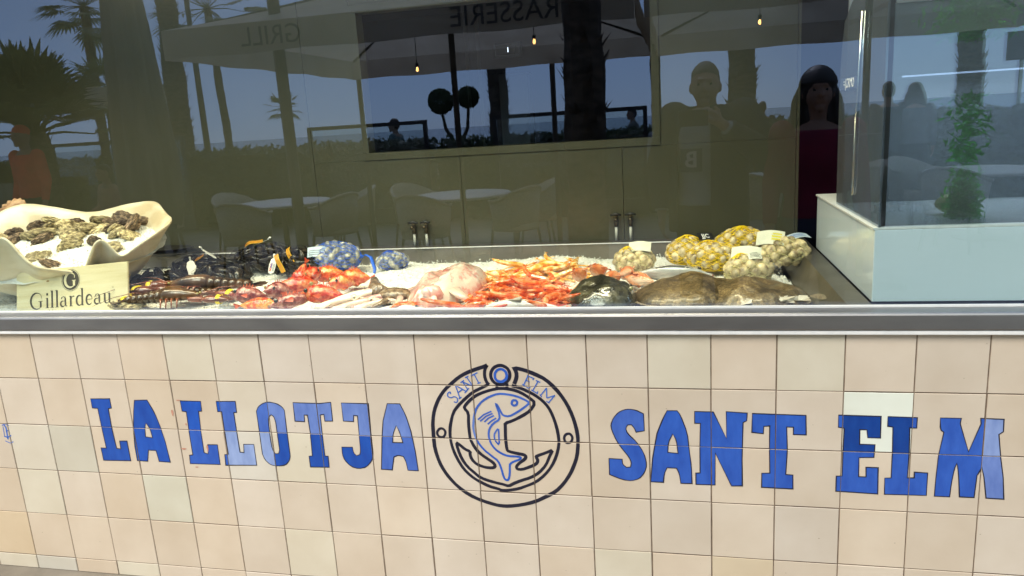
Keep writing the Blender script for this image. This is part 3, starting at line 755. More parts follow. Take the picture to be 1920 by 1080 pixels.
def net_bag(loc, dims, rot, kind, label, cat, group, net, th=.0011, n=15, sr=.0225, seed=1, lab=None, cap=None, tie=None):
    t = thing('net_bag', label, cat, loc, rot, group)
    t.rotation_euler = (0, 0, rot)
    a, b2, c = dims; q = random.Random(seed)
    meshes = COCK if kind == 'cockle' else CLAM
    core = MB(); core.ball((0, 0, 0), (a * .80, b2 * .78, c * .72), 16, 10, fn=lambda d: 1 + .12 * noise.noise(d * 4))
    core.build('packed_shells', M[kind], t, smooth=True)
    area = 4 * pi * ((a * b2) ** 1.6 / 3 + (a * c) ** 1.6 / 3 + (b2 * c) ** 1.6 / 3) ** (1 / 1.6)
    cnt = min(98, int(area / (sr * sr * 2.5)))
    for k in range(cnt):
        z = 1 - 2 * (k + .5) / cnt; ph = k * 2.39996 + q.uniform(-.12, .12)
        r = sqrt(1 - z * z)
        d = Vector((z, r * cos(ph), r * sin(ph)))
        if d.z < -.55: continue
        s = sr * q.uniform(.82, 1.22)
        p = Vector((d.x * (a - s * .55), d.y * (b2 - s * .55), d.z * (c - s * .55)))
        link_copy(q.choice(meshes), kind + '_shell', t, TRS(p, (q.uniform(0, 6.3), q.uniform(0, 6.3), q.uniform(0, 6.3)), s))
    net_threads(a, b2, c, n + (8 if net == 'netyel' else 0), th * (.9 if net == 'netyel' else .75), q).build('net', M[net], t)
    if tie == 'both':
        kb = MB()
        for s in (-1, 1):
            kb.tube([(s * a * .9, 0, c * .1), (s * (a + .012), 0, c * .02)], [.016, .006], 8)
        kb.tube([(a + .005, 0, .0), (a + .03, -.01, .012), (a + .06, -.03, .004), (a + .085, -.06, -c * .6), (a + .09, -.085, -c * .8)], [.006, .007, .008, .008, .005], 6, squash=.4)
        kb.tube([(-a - .005, 0, .0), (-a - .02, 0, .006), (-a - .032, 0, .0)], [.006, .012, .014], 8, squash=.5)
        kb.build('net_tie', M[net], t, smooth=True)
    vl = MB(); vl.ball((0, 0, 0), (a * 1.035, b2 * 1.035, c * 1.035), 22, 14, fn=lambda d: 1 + .02 * noise.noise(d * 5) if d.z > -.6 else .8)
    vl.build('net_veil', M['veil_' + net], t, smooth=True)
    if cap:
        # gathered netting lying bunched over the top of the bag
        gb = MB(); cxp, cyp, ca, cbb = cap
        for k in range(34):
            u0 = q.uniform(-1, 1) * ca; v0 = q.uniform(-1, 1) * cbb; pts = []
            for j in range(6):
                x = max(-.85 * a, min(.85 * a, cxp + u0 * (1 - j * .17) + q.uniform(-.004, .004))); y = max(-.8 * b2, min(.8 * b2, cyp + v0 * (1 - j * .17) + q.uniform(-.004, .004)))
                zz = c * sqrt(max(0, 1 - (x / a) ** 2 - (y / b2) ** 2)) * 1.05
                pts.append((x, y, zz + .002 + .0012 * j))
            gb.tube(pts, .0013, 3)
        gb.build('gathered_net', M['netyel'] if net != 'netblue' else M[net], t)
    if lab: lab(t, a, b2, c)
    return t
def black_tag(t):
    b = MB(); b.box(-.034, -.018, 0, .034, .018, .0012); o = b.build('label', M['black'], t); o.matrix_basis = TRS((.066, -.012, .066), (RAD(40), RAD(5), RAD(30)))
    text_obj('label_lettering', 'JJC', .028, TRS((0, 0, .0016)), M['white'], o, .0002, .0006)
G1 = 'net bags of cockles on the ice'
def lab_side(px, py, w, h, rz, tiltx, prints, material='paper', top=1.12, tilty=0):
    def f(t, a, b2, c):
        z = c * sqrt(max(0.02, 1 - (px / a) ** 2 - (py / b2) ** 2)) * top
        paper_label(t, w, h, TRS((px, py, z), (tiltx, tilty, rz)), M[material], prints)
    return f
def lab_two(*fs):
    def f(t, a, b2, c):
        for q in fs: q(t, a, b2, c)
    return f
net_bag((2.02, .83, .972), (.078, .062, .050), .1, 'cockle', 'small pale cockle net with wide white label, leftmost of the yellow-netted bags', 'cockle net', G1, 'netpale', seed=3, cap=(-.03, 0, .03, .03), n=11,
        lab=lab_side(.022, -.008, .085, .055, -.15, RAD(32), []))
net_bag((2.225, .90, .985), (.082, .068, .060), .0, 'cockle', 'yellow cockle net with a black and white label on its right shoulder', 'cockle net', G1, 'netyel', seed=4, cap=(.0, 0.01, .05, .04),
        lab=lambda t, a, b2, c: black_tag(t))
net_bag((2.318, .79, .982), (.098, .075, .060), -.1, 'cockle', 'large bright yellow cockle net without label in the middle of the yellow nets', 'cockle net', G1, 'netyel', seed=5, cap=(-.03, .01, .05, .045), n=17, th=.0011)
net_bag((2.435, 1.02, .995), (.105, .07, .062), .1, 'cockle', 'orange tinted cockle net at the back against the basin rim', 'cockle net', G1, 'netyel', seed=6, n=20, th=.0012, cap=(.0, .0, .05, .04))
net_bag((2.425, .60, .972), (.082, .068, .055), .05, 'cockle', 'pale cockle net nearest the window with white label and yellow knot', 'cockle net', G1, 'netpale', seed=7, cap=(-.03, .0, .03, .02), n=11,
        lab=lab_two(lab_side(-.005, .012, .10, .05, -.22, RAD(38), []), lab_side(.018, -.030, .045, .03, .1, RAD(46), [(M['inkblk'], .12, .2, .9, .26), (M['inkblk'], .12, .38, .8, .44), (M['inkblk'], .12, .56, .9, .62), (M['inkblk'], .12, .74, .7, .80)], top=1.22)))
net_bag((2.572, .86, .985), (.095, .075, .058), -.05, 'cockle', 'rightmost cockle net with white label printed in yellow beside the steel end wall', 'cockle net', G1, 'netpale', seed=8, n=11,
        lab=lab_two(lab_side(-.045, -.012, .10, .07, -.15, RAD(38), [(M['inkyel'], .55, .30, .92, .42), (M['inkyel'], .55, .50, .92, .62), (M['inkyel'], .58, .70, .9, .80)]),
                    lab_side(.06, .035, .085, .035, .5, RAD(20), [(M['inkblu'], .1, .25, .8, .32), (M['inkblu'], .1, .5, .7, .57), (M['inkblu'], .1, .7, .8, .77)], 'paperblue', top=1.5)))
G2 = 'blue net bags of clams on the ice'
net_bag((.712, .93, .993), (.118, .078, .070), .03, 'clam', 'big blue net bag of grey clams tied at both ends with pale label', 'clam net', G2, 'netblue', th=.0014, n=22, sr=.024, seed=10, tie='both',
        lab=lab_side(-.055, -.055, .085, .045, .18, RAD(62), [(M['inkblk'], .1, .2, .9, .25), (M['inkblk'], .1, .4, .85, .45), (M['inkblk'], .1, .6, .9, .65)], 'paperblue', top=1.0))
net_bag((.985, .915, .972), (.068, .048, .042), .45, 'clam', 'small blue net bag of clams near the basin rim, right of the big one', 'clam net', G2, 'netblue', n=11, sr=.021, seed=12, cap=(-.02, .0, .03, .015))

# ================================================================ MUSSELS
M['mussel'] = mat('mussel_shell', (0.007, 0.006, 0.004), (0.040, 0.028, 0.014), scale=1.2, rough=.24, var=.3, coat=.12, spec=.3, contrast=(.4, .75))
mb = MB()
pr = [(0, .02), (.12, .17), (.3, .27), (.5, .33), (.7, .34), (.88, .25), (.97, .12), (1, .02)]
mb.rings([[(x * 2 - 1, r * 1.35 * cos(2 * pi * k / 12) + .12 * sin(pi * x), r * .85 * sin(2 * pi * k / 12) * (1 - .25 * abs(cos(2 * pi * k / 12)))) for k in range(12)] for x, r in pr])
MUS = mb.mesh('mussel_shell', M['mussel'], True)
G3 = 'black net bags of mussels on the ice'
def striped_tag(parent, M4, L=.085, w=.020):
    b = MB(); rs = []
    N = 10
    for k in range(N + 1):
        u = k / N; rs.append([(L * (u - .5), y, .012 * sin(pi * u) + .004 * sin(7 * u)) for y in (-w / 2, w / 2)])
    for k in range(N): b.poly([rs[k][0], rs[k + 1][0], rs[k + 1][1], rs[k][1]])
    b2 = MB()
    for s in (-.32, -.11, .10, .31):
        for k in range(N):
            y0, y1 = w * (s - .045), w * (s + .045)
            b2.poly([(rs[k][0][0], y0, rs[k][0][2] + .0007), (rs[k + 1][0][0], y0, rs[k + 1][0][2] + .0007), (rs[k + 1][0][0], y1, rs[k + 1][0][2] + .0007), (rs[k][0][0], y1, rs[k][0][2] + .0007)])
    o = b.build('striped_tag', mat('tag_yellow', (.72, .45, .03), rough=.4), parent); o.matrix_basis = M4
    b2.build('tag_stripes', mat('tag_stripe', (.35, .06, .02), rough=.4), o)
    return o
def white_tag(parent, M4, word=None):
    b = MB(); out = [(-.016, -.036), (.0, -.041), (.016, -.034), (.019, .0), (.012, .026), (.003, .032), (-.003, .032), (-.014, .024), (-.019, 0)]
    b.rings([[(x, y, .0) for x, y in out], [(x, y, .0008) for x, y in out]]); b.tube([(0, .030, .0004), (0, .042, .006), (0, .046, .002)], [.003, .004, .005], 6)
    o = b.build('white_tag', mat('tag_white', (.75, .75, .72), rough=.35), parent); o.matrix_basis = M4
    if word:
        text_obj('tag_lettering', word, .017, basis((0, 1, 0), (-1, 0, 0), (-.006, -.012, .0012)), M['inkred'], o, .0002, .0004)
        text_obj('tag_lettering', word, .011, basis((0, 1, 0), (-1, 0, 0), (-.004, -.003, .0016)), M['inkblu'], o, .0002, .0003)
        pb = MB()
        for k in range(4): pb.box(.003 + k * .0032, -.030, .0009, .0042 + k * .0032, .004, .0012)
        pb.build('printed_lines', M['inkblk'], o)
    return o
def mussel_bag(loc, dims, rz, n, seed, label, tags):
    t = thing('mussel_bag', label, 'mussel net', loc, rz, G3); q = random.Random(seed); a, b2, c = dims
    core = MB(); core.ball((0, 0, 0), (a * .75, b2 * .75, c * .7), 14, 8); core.build('packed_mussels', M['mussel'], t, smooth=True)
    for k in range(n):
        z = 1 - 2 * (k + .5) / n; ph = k * 2.39996; r = sqrt(1 - z * z)
        d = Vector((z, r * cos(ph), r * sin(ph)))
        if d.z < -.5: continue
        p = Vector((d.x * a, d.y * b2, d.z * c)) * q.uniform(.72, .95)
        Q = d.to_track_quat('Z', 'Y').to_matrix().to_4x4()
        link_copy(MUS, 'mussel_shell', t, Matrix.Translation(p * (.94 / max(.72, p.length / max(1e-6, Vector((d.x * a, d.y * b2, d.z * c)).length)))) @ Q @ TRS((0, 0, 0), (q.uniform(-.6, .6), q.uniform(-.5, .5), q.uniform(0, 6.3)), q.uniform(.031, .041)))
    net_threads(a * 1.1, b2 * 1.1, c * 1.2, 16, .0006, q).build('net', M['netblack'], t)
    for kind, M4, wd in tags: (striped_tag if kind == 's' else white_tag)(t, M4, *([] if kind == 's' else [wd]))
    return t
mussel_bag((.10, .86, .965), (.15, .11, .060), -.1, 52, 21, 'back left black mussel net by the clam shell dish, two curled orange tags', [('s', TRS((.06, -.085, .060), (RAD(40), RAD(-35), RAD(-10))), None), ('w', TRS((.065, -.03, .080), (RAD(40), 0, RAD(120))), None)])
mussel_bag((.10, .55, .965), (.11, .12, .055), .3, 44, 22, 'front left black mussel net with a yellow edged tag hanging on its left side', [('s', TRS((-.10, -.06, .030), (RAD(40), RAD(-60), RAD(40))), None), ('w', TRS((-.05, .04, .062), (0, 0, 1.2)), None)])
mussel_bag((.33, .99, .985), (.15, .10, .065), .05, 56, 23, 'topmost black mussel net with an orange and white tag on its crest', [('s', TRS((-.03, -.02, .075), (RAD(30), RAD(-12), RAD(15))), None), ('w', TRS((.0, .0, .078), (RAD(20), 0, RAD(-80))), None)])
mussel_bag((.30, .70, .965), (.13, .10, .058), -.2, 50, 24, 'middle black mussel net lying behind the lobsters with a folded white tag', [('w', TRS((-.11, -.055, .050), (RAD(50), 0, RAD(50))), None)])
mussel_bag((.55, .93, .975), (.13, .10, .062), -.35, 52, 25, 'rightmost black mussel net with large white lettered tag and striped tag', [('s', TRS((.02, -.075, .045), (RAD(50), RAD(50), RAD(-25))), None), ('w', TRS((-.045, -.125, .012), (RAD(62), RAD(0), RAD(8))), 'MMA'), ('s', TRS((-.005, -.118, .018), (RAD(55), RAD(62), RAD(-5))), None)])

# ================================================================ GIANT CLAM DISH WITH OYSTERS
M['giant'] = mat('giant_clam_shell', (0.50, 0.40, 0.26), (0.70, 0.64, 0.50), scale=5, rough=.30, bump=.15, bscale=10, c3=(.64, .57, .43), stretch=(1, 1, 2.5))
CX, CY, AX, AY = -.325, .53, .51, .29
def rim(u):
    """rim of the dish: u = angle, 0 right, 90 back"""
    w = cos(5.0 * u + .6)
    ax = AX * (1 + .05 * w); ay = AY * (1 + .06 * w)
    back = max(0, sin(u)); front = max(0, -sin(u))
    z = 1.195 + .085 * back - .085 * front + .030 * w * (.5 + .5 * abs(sin(u))) + .018 * sin(3 * u + 1)
    ud = math.degrees(u) % 360
    z += -.030 * front + .115 * math.exp(-((ud - 277) / 6.5) ** 2) + .115 * math.exp(-((ud - 318) / 6.0) ** 2) + .08 * math.exp(-((ud - 225) / 9) ** 2)
    return Vector((CX + ax * cos(u), CY + ay * sin(u), z))
NU, NV = 180, 24
gs = MB(); rs = []
for j in range(NV + 1):
    v = j / NV
    row = []
    for k in range(NU):
        u = 2 * pi * k / NU
        R = rim(u); f = v ** .75
        base = Vector((CX, CY, .935))
        p = Vector((base.x + (R.x - base.x) * f, base.y + (R.y - base.y) * f, .935 + (R.z - .935) * v ** 2.3))
        fold = .018 * cos(10 * u + 1.2) * v * (1 - v * .4); p.z += fold * (1 - v); p.x += fold * cos(u) * .6; p.y += fold * sin(u) * .6
        if v > .88: k2 = (v - .88) / .12; p += Vector((cos(u), sin(u), 0)) * .022 * k2 * k2
        p += Vector((0, 0, 1)) * .004 * fbm(p.x * 9, p.y * 9, 3)
        row.append(p)
    rs.append(row)
gs.rings(rs, cap=False)
dish = gs.build('giant_clam_shell', M['giant'], None, smooth=True)
tag(dish, 'huge cream wavy-rimmed giant clam shell used as a dish for oysters', 'shell dish')
m = dish.modifiers.new('solid', 'SOLIDIFY'); m.thickness = .014; m.offset = -1
smod(dish, 1)
def shell_ice(x, y): return 1.06 + .3 * (y - .3)
si = MB(); rr = random.Random(4); rs = []
for j in range(30):
    v = j / 29; row = []
    for k in range(70):
        u = 2 * pi * k / 70
        x = CX + AX * .93 * v * cos(u); y = CY + AY * .92 * v * sin(u)
        row.append((x, y, shell_ice(x, y) + rr.uniform(-.004, .004) + .008 * fbm(x * 14, y * 14) - (.012 if v > .95 else 0)))
    rs.append(row)
si.rings(rs, cap=False)
for k in range(1300):
    u = rr.uniform(0, 6.3); v = sqrt(rr.random()) * .92; x = CX + AX * .93 * v * cos(u); y = CY + AY * .92 * v * sin(u)
    chip(si, Vector((x, y, shell_ice(x, y) + .003)), rr.uniform(.003, .008), rr)
tag(si.build('crushed_ice', M['ice']), 'white crushed ice heaped inside the giant clam shell', 'ice', kind='stuff')
M['oyster'] = mat('oyster_shell', (0.07, 0.05, 0.025), (0.74, 0.63, 0.36), scale=2.6, rough=.5, var=.25, bump=1.0, bscale=4.5, c3=(.34, .27, .15), stretch=(1, 1, 5), contrast=(.33, .66))
M['oysterd'] = mat('oyster_shell_dark', (0.04, 0.024, 0.015), (0.42, 0.29, 0.18), scale=2.6, rough=.5, var=.25, bump=1.0, bscale=4.5, c3=(.10, .065, .04), stretch=(1, 1, 5), contrast=(.33, .66))
def oyster_mesh(material, seed):
    b = MB(); q = random.Random(seed); off = q.uniform(0, 50)
    def fn(d):
        a = atan2(d.y, d.x)
        lay_ = math.floor((1 - abs(d.z)) * 6) / 6
        return 1 + .22 * fbm(cos(a) * 1.5 + off, sin(a) * 1.5, 2) + .10 * noise.noise(Vector((cos(a) * 4 + off, sin(a) * 4, lay_ * 6))) + .05 * lay_ * cos(11 * a + 9 * lay_)
    b.ball((0, 0, 0), (1, .62, .34), 40, 18, fn=fn)
    return b.mesh('oyster', material, False)
OYS = [oyster_mesh(M['oyster'], k) for k in range(3)]; OYD = [oyster_mesh(M['oysterd'], k + 9) for k in range(2)]
oy = [(-.643,.681,1.18,.055,1,'flat dark brown oyster at the left of the clam shell dish'),(-.641,.569,1.15,.05,1,'dark oyster at the dish\'s left edge below the flat one'),(-.47,.66,1.178,.062,0,'broad olive oyster left of the oyster heap'),
 (-.478,.749,1.215,.05,0,'oyster propped against the back of the dish'),(-.365,.715,1.195,.064,0,'large ridged yellow-green oyster in the heap\'s middle'),(-.269,.698,1.192,.058,0,'pale ridged oyster right of the large one'),
 (-.20,.700,1.185,.05,0,'upright cream oyster in the middle of the heap'),(-.120,.70,1.192,.056,1,'brown oyster at the base of the right cluster'),(-.052,.669,1.18,.06,1,'dark craggy oyster on the cluster at the right of the dish'),
 (-.09,.71,1.228,.045,1,'small dark oyster on top of the right cluster'),(-.015,.665,1.215,.048,1,'oyster leaning outward on the right cluster'),(.003,.507,1.134,.045,0,'thin pale oyster lying apart near the dish\'s right rim'),(-.005,.453,1.118,.044,0,'rounded tan oyster just above the board\'s right corner'),
 (-.227,.533,1.142,.048,0,'green-grey pointed oyster on bare ice in front of the heap'),(-.306,.444,1.11,.045,0,'oyster standing on ice above the board\'s left half'),(-.18,.382,1.09,.042,1,'oyster half hidden behind the top edge of the board'),(-.119,.56,1.148,.045,1,'small brown oyster between the rim fold and the right cluster'),
 (-.568,.60,1.158,.05,1,'long dark oyster on the left of the dish, lowest row'),(-.42,.60,1.16,.045,1,'flat dark oyster under the large ridged one')]
G4 = 'oysters on the ice'
q0 = random.Random(99)
for x, y, dk in ((-.52,.70,0),(-.43,.74,1),(-.33,.68,0),(-.30,.76,0),(-.22,.74,1),(-.16,.67,0),(-.12,.62,0),(-.40,.66,0),(-.55,.62,0),(-.60,.72,1),(-.70,.62,0),(-.33,.61,0),(-.10,.75,1),(-.04,.60,0)):
    oy.append((x + .05, y, shell_ice(x, y) + .016, q0.uniform(.038, .052), dk, 'oyster of the crowded heap in the giant clam shell'))

q = random.Random(77)
oy = [(x - .05, y, z, s_, d_, l_) for x, y, z, s_, d_, l_ in oy]
for x, y, z, s, dk, lb in oy:
    o = link_copy(q.choice(OYD if dk else OYS), 'oyster', None, TRS((x, y, z), (q.uniform(.1, 1.0), q.uniform(-.5, .5), q.uniform(0, 6.3)), s * 1.12)); tag(o, lb, 'oyster', G4)
for x, y, z, s, lb in ((.19, .235, .962, .055, 'grey ridged oyster on the main ice bed at the board\'s foot'), (.245, .225, .955, .042, 'grey oyster between the board and the lobsters'), (.27, .29, .975, .03, 'small orange-brown shell beside the front oysters')):
    o = link_copy(q.choice(OYS), 'oyster', None, TRS((x, y, z), (q.uniform(-.2, .3), q.uniform(-.3, .3), q.uniform(-.3, .3)), s)); tag(o, lb, 'oyster', G4)
# small brown scallop shell lying on the back rim of the dish
sb = MB(); rs = []
for j in range(9):
    v = j / 8; rs.append([(v * .07 * cos(a) * (1 + .04 * cos(14 * a)), v * .06 * sin(a) * (1 + .04 * cos(14 * a)), .018 * (1 - v * v) + .004 * cos(14 * a) * v) for a in [2 * pi * k / 70 for k in range(70)]])
sb.rings(rs, cap=False)
o = sb.build('scallop_shell', mat('scallop', (.30, .16, .08), (.55, .36, .22), scale=18, rough=.5), None, smooth=True)
o.location = (-.80, .80, 1.275); o.rotation_euler = (RAD(48), 0, 0); m = o.modifiers.new('s', 'SOLIDIFY'); m.thickness = .004
tag(o, 'small brown ribbed scallop shell on the back rim of the giant clam', 'shell')

# wooden board leaning on the dish
board = thing('name_board', 'pale wooden board with round G emblem leaning on the clam dish', 'sign', (-.05, .235, .93))
BD = Matrix.Rotation(RAD(3.6), 4, 'Y').inverted() @ Matrix.Rotation(RAD(-16), 4, 'X')
board.matrix_basis = Matrix.Translation((-.045, .238, .925)) @ BD
M['board'] = mat('pale_wood', (0.60, 0.50, 0.28), (0.72, 0.64, 0.42), scale=5, rough=.5, bump=.05, stretch=(.5, 1, 7), c3=(.68, .59, .36))
b = MB(); b.box(-.252, 0, -.002, .252, .009, .178); b.build('board_panel', M['board'], board, bevel=.0015)
M['burnt'] = mat('burnt_print', (0.045, 0.035, 0.02), rough=.7)
def flat_strokes(lst, y=-.0006, s=1.0, ox=0, oz=0):
    b = MB()
    for pts, w in lst:
        n = len(pts)
        ww = w if isinstance(w, list) else [w] * n
        for q4 in ribbon([(x * s + ox, z * s + oz) for x, z in pts], [k * s for k in ww]):
            b.poly([(x, y, z) for x, z in q4])
    return b
def arc(cx, cz, rx, rz, a0, a1, n=14): return [(cx + rx * cos(RAD(a0 + (a1 - a0) * k / n)), cz + rz * sin(RAD(a0 + (a1 - a0) * k / n))) for k in range(n + 1)]
def tw(n, a, b2, c): return [a + (b2 - a) * sin(pi * k / n) if c is None else a + (b2 - a) * sin(pi * k / n) for k in range(n + 1)]
# serif alphabet drawn as strokes, x-height 1, in letter units
TH, TN = .20, .05
GL = {
 'G': (1.75, [(arc(.85, .75, .72, .80, 40, 310, 24), [TN + .19 * max(0, sin(pi * k / 24)) ** 1.5 for k in range(25)]), ([(1.40, 1.27), (1.40, .98)], .06), ([(1.32, .70), (1.32, .10)], TH), ([(1.05, .70), (1.58, .70)], TN)]),
 'i': (.55, [([(.26, .0), (.26, .97)], TH), ([(.06, .97), (.34, .97)], TN), ([(.04, .0), (.48, .0)], TN), ([(.26, 1.22), (.26, 1.46)], .22)]),
 'l': (.55, [([(.26, .0), (.26, 1.65)], TH), ([(.06, 1.65), (.34, 1.65)], TN), ([(.04, .0), (.48, .0)], TN)]),
 'a': (.98, [([(.20, .78), (.24, .90), (.42, .98), (.60, .92), (.66, .75), (.66, .2), (.72, .05), (.90, .03)], [.12, .08, .05, .10, .18, .18, .1, .04]), (arc(.36, .28, .26, .27, 60, 330, 12), [.04 + .14 * sin(pi * k / 12) for k in range(13)]), ([(.64, .60), (.45, .52)], .05)]),
 'r': (.78, [([(.26, .0), (.26, .97)], TH), ([(.06, .97), (.34, .97)], TN), ([(.04, .0), (.50, .0)], TN), ([(.34, .70), (.44, .92), (.58, .97), (.66, .88)], [.04, .06, .08, .16])]),
 'd': (1.08, [(arc(.45, .48, .34, .48, 50, 310, 18), [.05 + .15 * sin(pi * k / 18) for k in range(19)]), ([(.78, .0), (.78, 1.65)], TH), ([(.58, 1.65), (.86, 1.65)], TN), ([(.78, .0), (1.0, .0)], TN)]),
 'e': (.90, [(arc(.45, .48, .34, .48, 5, 320, 22), [.05 + .15 * max(0, sin(pi * k / 22)) for k in range(23)]), ([(.14, .52), (.79, .52)], TN)]),
 'u': (1.08, [([(.24, .97), (.24, .3), (.32, .06), (.50, .0), (.72, .14)], [TH, TH, .14, .06, .04]), ([(.78, .0), (.78, .97)], TH), ([(.06, .97), (.34, .97)], TN), ([(.58, .97), (.86, .97)], TN), ([(.78, .0), (1.0, .0)], TN)]),
}
lt = MB(); x = -.190; S_ = .0385
for k, ch in enumerate('Gillardeau'):
    wdt, sts = GL[ch]
    for pts, w in sts:
        lt.add(flat_strokes([(pts, w)], s=S_, ox=x, oz=.030), Matrix())
    x += wdt * S_ * 1.06
lt.add(flat_strokes([(arc(0, 0, .0028, .0028, 0, 360, 10), .0008)], ox=x + .002, oz=.088), Matrix())
lt.build('board_lettering', M['burnt'], board)
gm = flat_strokes([(arc(0, 0, .041, .041, 0, 360, 40), .0014)], ox=.0, oz=.128)
nn = 40; gm.face([gm.vert((.0375 * cos(2 * pi * k / nn), -.0005, .128 + .0375 * sin(2 * pi * k / nn))) for k in range(nn)])
gm.build('board_emblem', M['burnt'], board)
g2 = MB()
for pts, w in GL['G'][1]: g2.add(flat_strokes([(pts, [k * 1.4 for k in w] if isinstance(w, list) else w * 1.4)], y=-.0009, s=.034, ox=-.030, oz=.1025), Matrix())
g2.build('emblem_letter', M['board'], board)
sm = flat_strokes([([(-.10, .012), (-.10, .022)], .004), ([(-.09, .012), (-.085, .022), (-.078, .012)], .0015), ([(-.07, .012), (-.07, .02)], .0015), ([(-.03, .012), (-.03, .022)], .0015)]); sm.build('small_print', M['burnt'], board)
kn = MB(); kn.face([kn.vert((-.105 + .007 * cos(a), -.0004, .132 + .004 * sin(a))) for a in [k * pi / 5 for k in range(10)]]); kn.build('wood_knot', mat('knot', (.36, .22, .07), rough=.6), board)

# dark plates stacked on the back ledge
for k, (r, z, lb) in enumerate(((.165, .985, 'lower dark oval plate on the back ledge behind the clam dish'), (.155, 1.004, 'upper dark oval plate on the back ledge behind the clam dish'))):
    b = MB(); b.lathe([(.0, .0), (r * .55, .0), (r * .96, .015), (r, .019), (r * .97, .019), (r * .55, .005), (0.001, .004)], 48)
    o = b.build('dark_plate', mat('dark_ceramic', (.018, .016, .013), rough=.3), None, smooth=True); o.location = (-.30 - .03 * k, 1.205 - .01 * k, z); o.scale = (1, .62 * .62, 1); o.scale = (1.1, .5, 1)
    o.location.y = 1.165 ; tag(o, lb, 'plate', 'dark plates behind the clam dish')
# ================================================================ FISH, CRUSTACEANS
def fish_parts(L, W, H, body_m, fin_m, eye=.035, tailw=.5, spiny=False, gape=.0, seed=1, dorsal=.5, humps=0):
    """returns a list of (part name, MB, material) for a fish lying along +x (head at +x), belly down"""
    b = MB(); N = 18; rs = []; q = random.Random(seed)
    for i in range(N + 1):
        u = i / N                       # 0 tail root .. 1 snout
        w = (sin(pi * min(1, (u + .06) / 1.06) ** 1.25)) ** .75 if u < .985 else .12
        w = max(w, .13)
        if u > .8: w = max(.16, w * (1 - .25 * (u - .8) / .2))
        x = (u - .5) * L; up = .06 * H * sin(pi * u)
        rs.append([(x, W / 2 * w * cos(2 * pi * k / 16), H / 2 * w * sin(2 * pi * k / 16) * (1.0 + humps * noise.noise(Vector((u * 6, k * .5, seed)))) + up) for k in range(16)])
    b.rings(rs)
    out = [('body', b, body_m, True)]
    t = MB(); x0 = -.5 * L
    n = 9
    for k in range(n):
        a0 = -.55 + 1.1 * k / n; a1 = -.55 + 1.1 * (k + 1) / n
        r = lambda a: L * .20 * (1 - .25 * cos(a * 2.6)) * (1 + (.08 if k % 2 else 0))
        p = [(x0 + .01 * L, .001, .02 * H), (x0 - r(a0) * cos(a0), .001, tailw * 2 * r(a0) * sin(a0)), (x0 - r(a1) * cos(a1), .001, tailw * 2 * r(a1) * sin(a1))]
        t.poly(p); t.poly([(v[0], -.0012, v[2]) for v in reversed(p)])
    out.append(('tail_fin', t, fin_m, False))
    d = MB(); n = 12 if spiny else 10
    for k in range(n):
        u0 = .28 + .48 * k / n; u1 = .28 + .48 * (k + 1) / n
        z0 = H * .46 * sin(pi * u0) ** .6; hh = H * dorsal * (.4 + .6 * sin(pi * (k + .5) / n)) * (1 if not spiny else (.6 + .5 * (k % 2)))
        d.box((u0 - .5) * L, -.0008, z0 * .8, (u1 - .5) * L - (.003 if spiny else 0), .0008, z0 + hh * .7)
    out.append(('dorsal_fin', d, fin_m, False))
    for s in (-1, 1):
        e = MB(); e.ball(((.335) * L, s * W * .34, H * .20), (L * eye, L * eye * .5, L * eye), 12, 8); out.append(('eye', e, 'eye', True))
        pf = MB(); px = .16 * L
        for k in range(5):
            a0 = RAD(150 + 12 * k); a1 = RAD(150 + 12 * (k + 1))
            pf.poly([(px, s * W * .48, -.05 * H), (px + .19 * L * cos(a0), s * (W * .5 + .006), -.05 * H - .16 * L * sin(a0) * .8), (px + .19 * L * cos(a1), s * (W * .5 + .006), -.05 * H - .16 * L * sin(a1) * .8)])
        out.append(('pectoral_fin', pf, fin_m, False))
    mo = MB(); mo.tube([(.49 * L, -W * .14, -.04 * H), (.507 * L, 0, -.03 * H), (.49 * L, W * .14, -.04 * H)], L * .012, 6); out.append(('mouth', mo, 'mouthm', True))
    return out
M['eye'] = mat('fish_eye', (0.01, 0.01, 0.01), (.35, .3, .12), scale=8, rough=.1, coat=1, contrast=(.5, .52))
M['pupil'] = mat('dark_eye', (.01, .01, .01), rough=.15)
M['mouthm'] = mat('fish_lip', (.30, .12, .09), rough=.3)
def redfish(c1, c2, c3): return mat('red_fish_skin', c1, c2, scale=48, rough=.2, bump=1.0, bscale=55, c3=c3, coat=.6, contrast=(.30, .62))
M['red1'] = redfish((.36, .010, .006), (.74, .24, .10), (.56, .035, .014))
M['red2'] = redfish((.50, .03, .008), (.82, .38, .10), (.68, .10, .02))
M['red3'] = redfish((.10, .010, .008), (.56, .28, .22), (.26, .035, .025))
M['redfin'] = mat('red_fin', (.52, .04, .015), (.75, .16, .05), scale=60, rough=.35)
def make_fish(name, parts, label, cat, loc, rot, group=None):
    t = thing(name, label, cat, loc, 0, group); t.rotation_euler = rot
    for pn, b, m, sm in parts: b.build(pn, M[m] if isinstance(m, str) else m, t, smooth=sm)
    return t
G5 = 'red scorpionfish heaped on the ice'
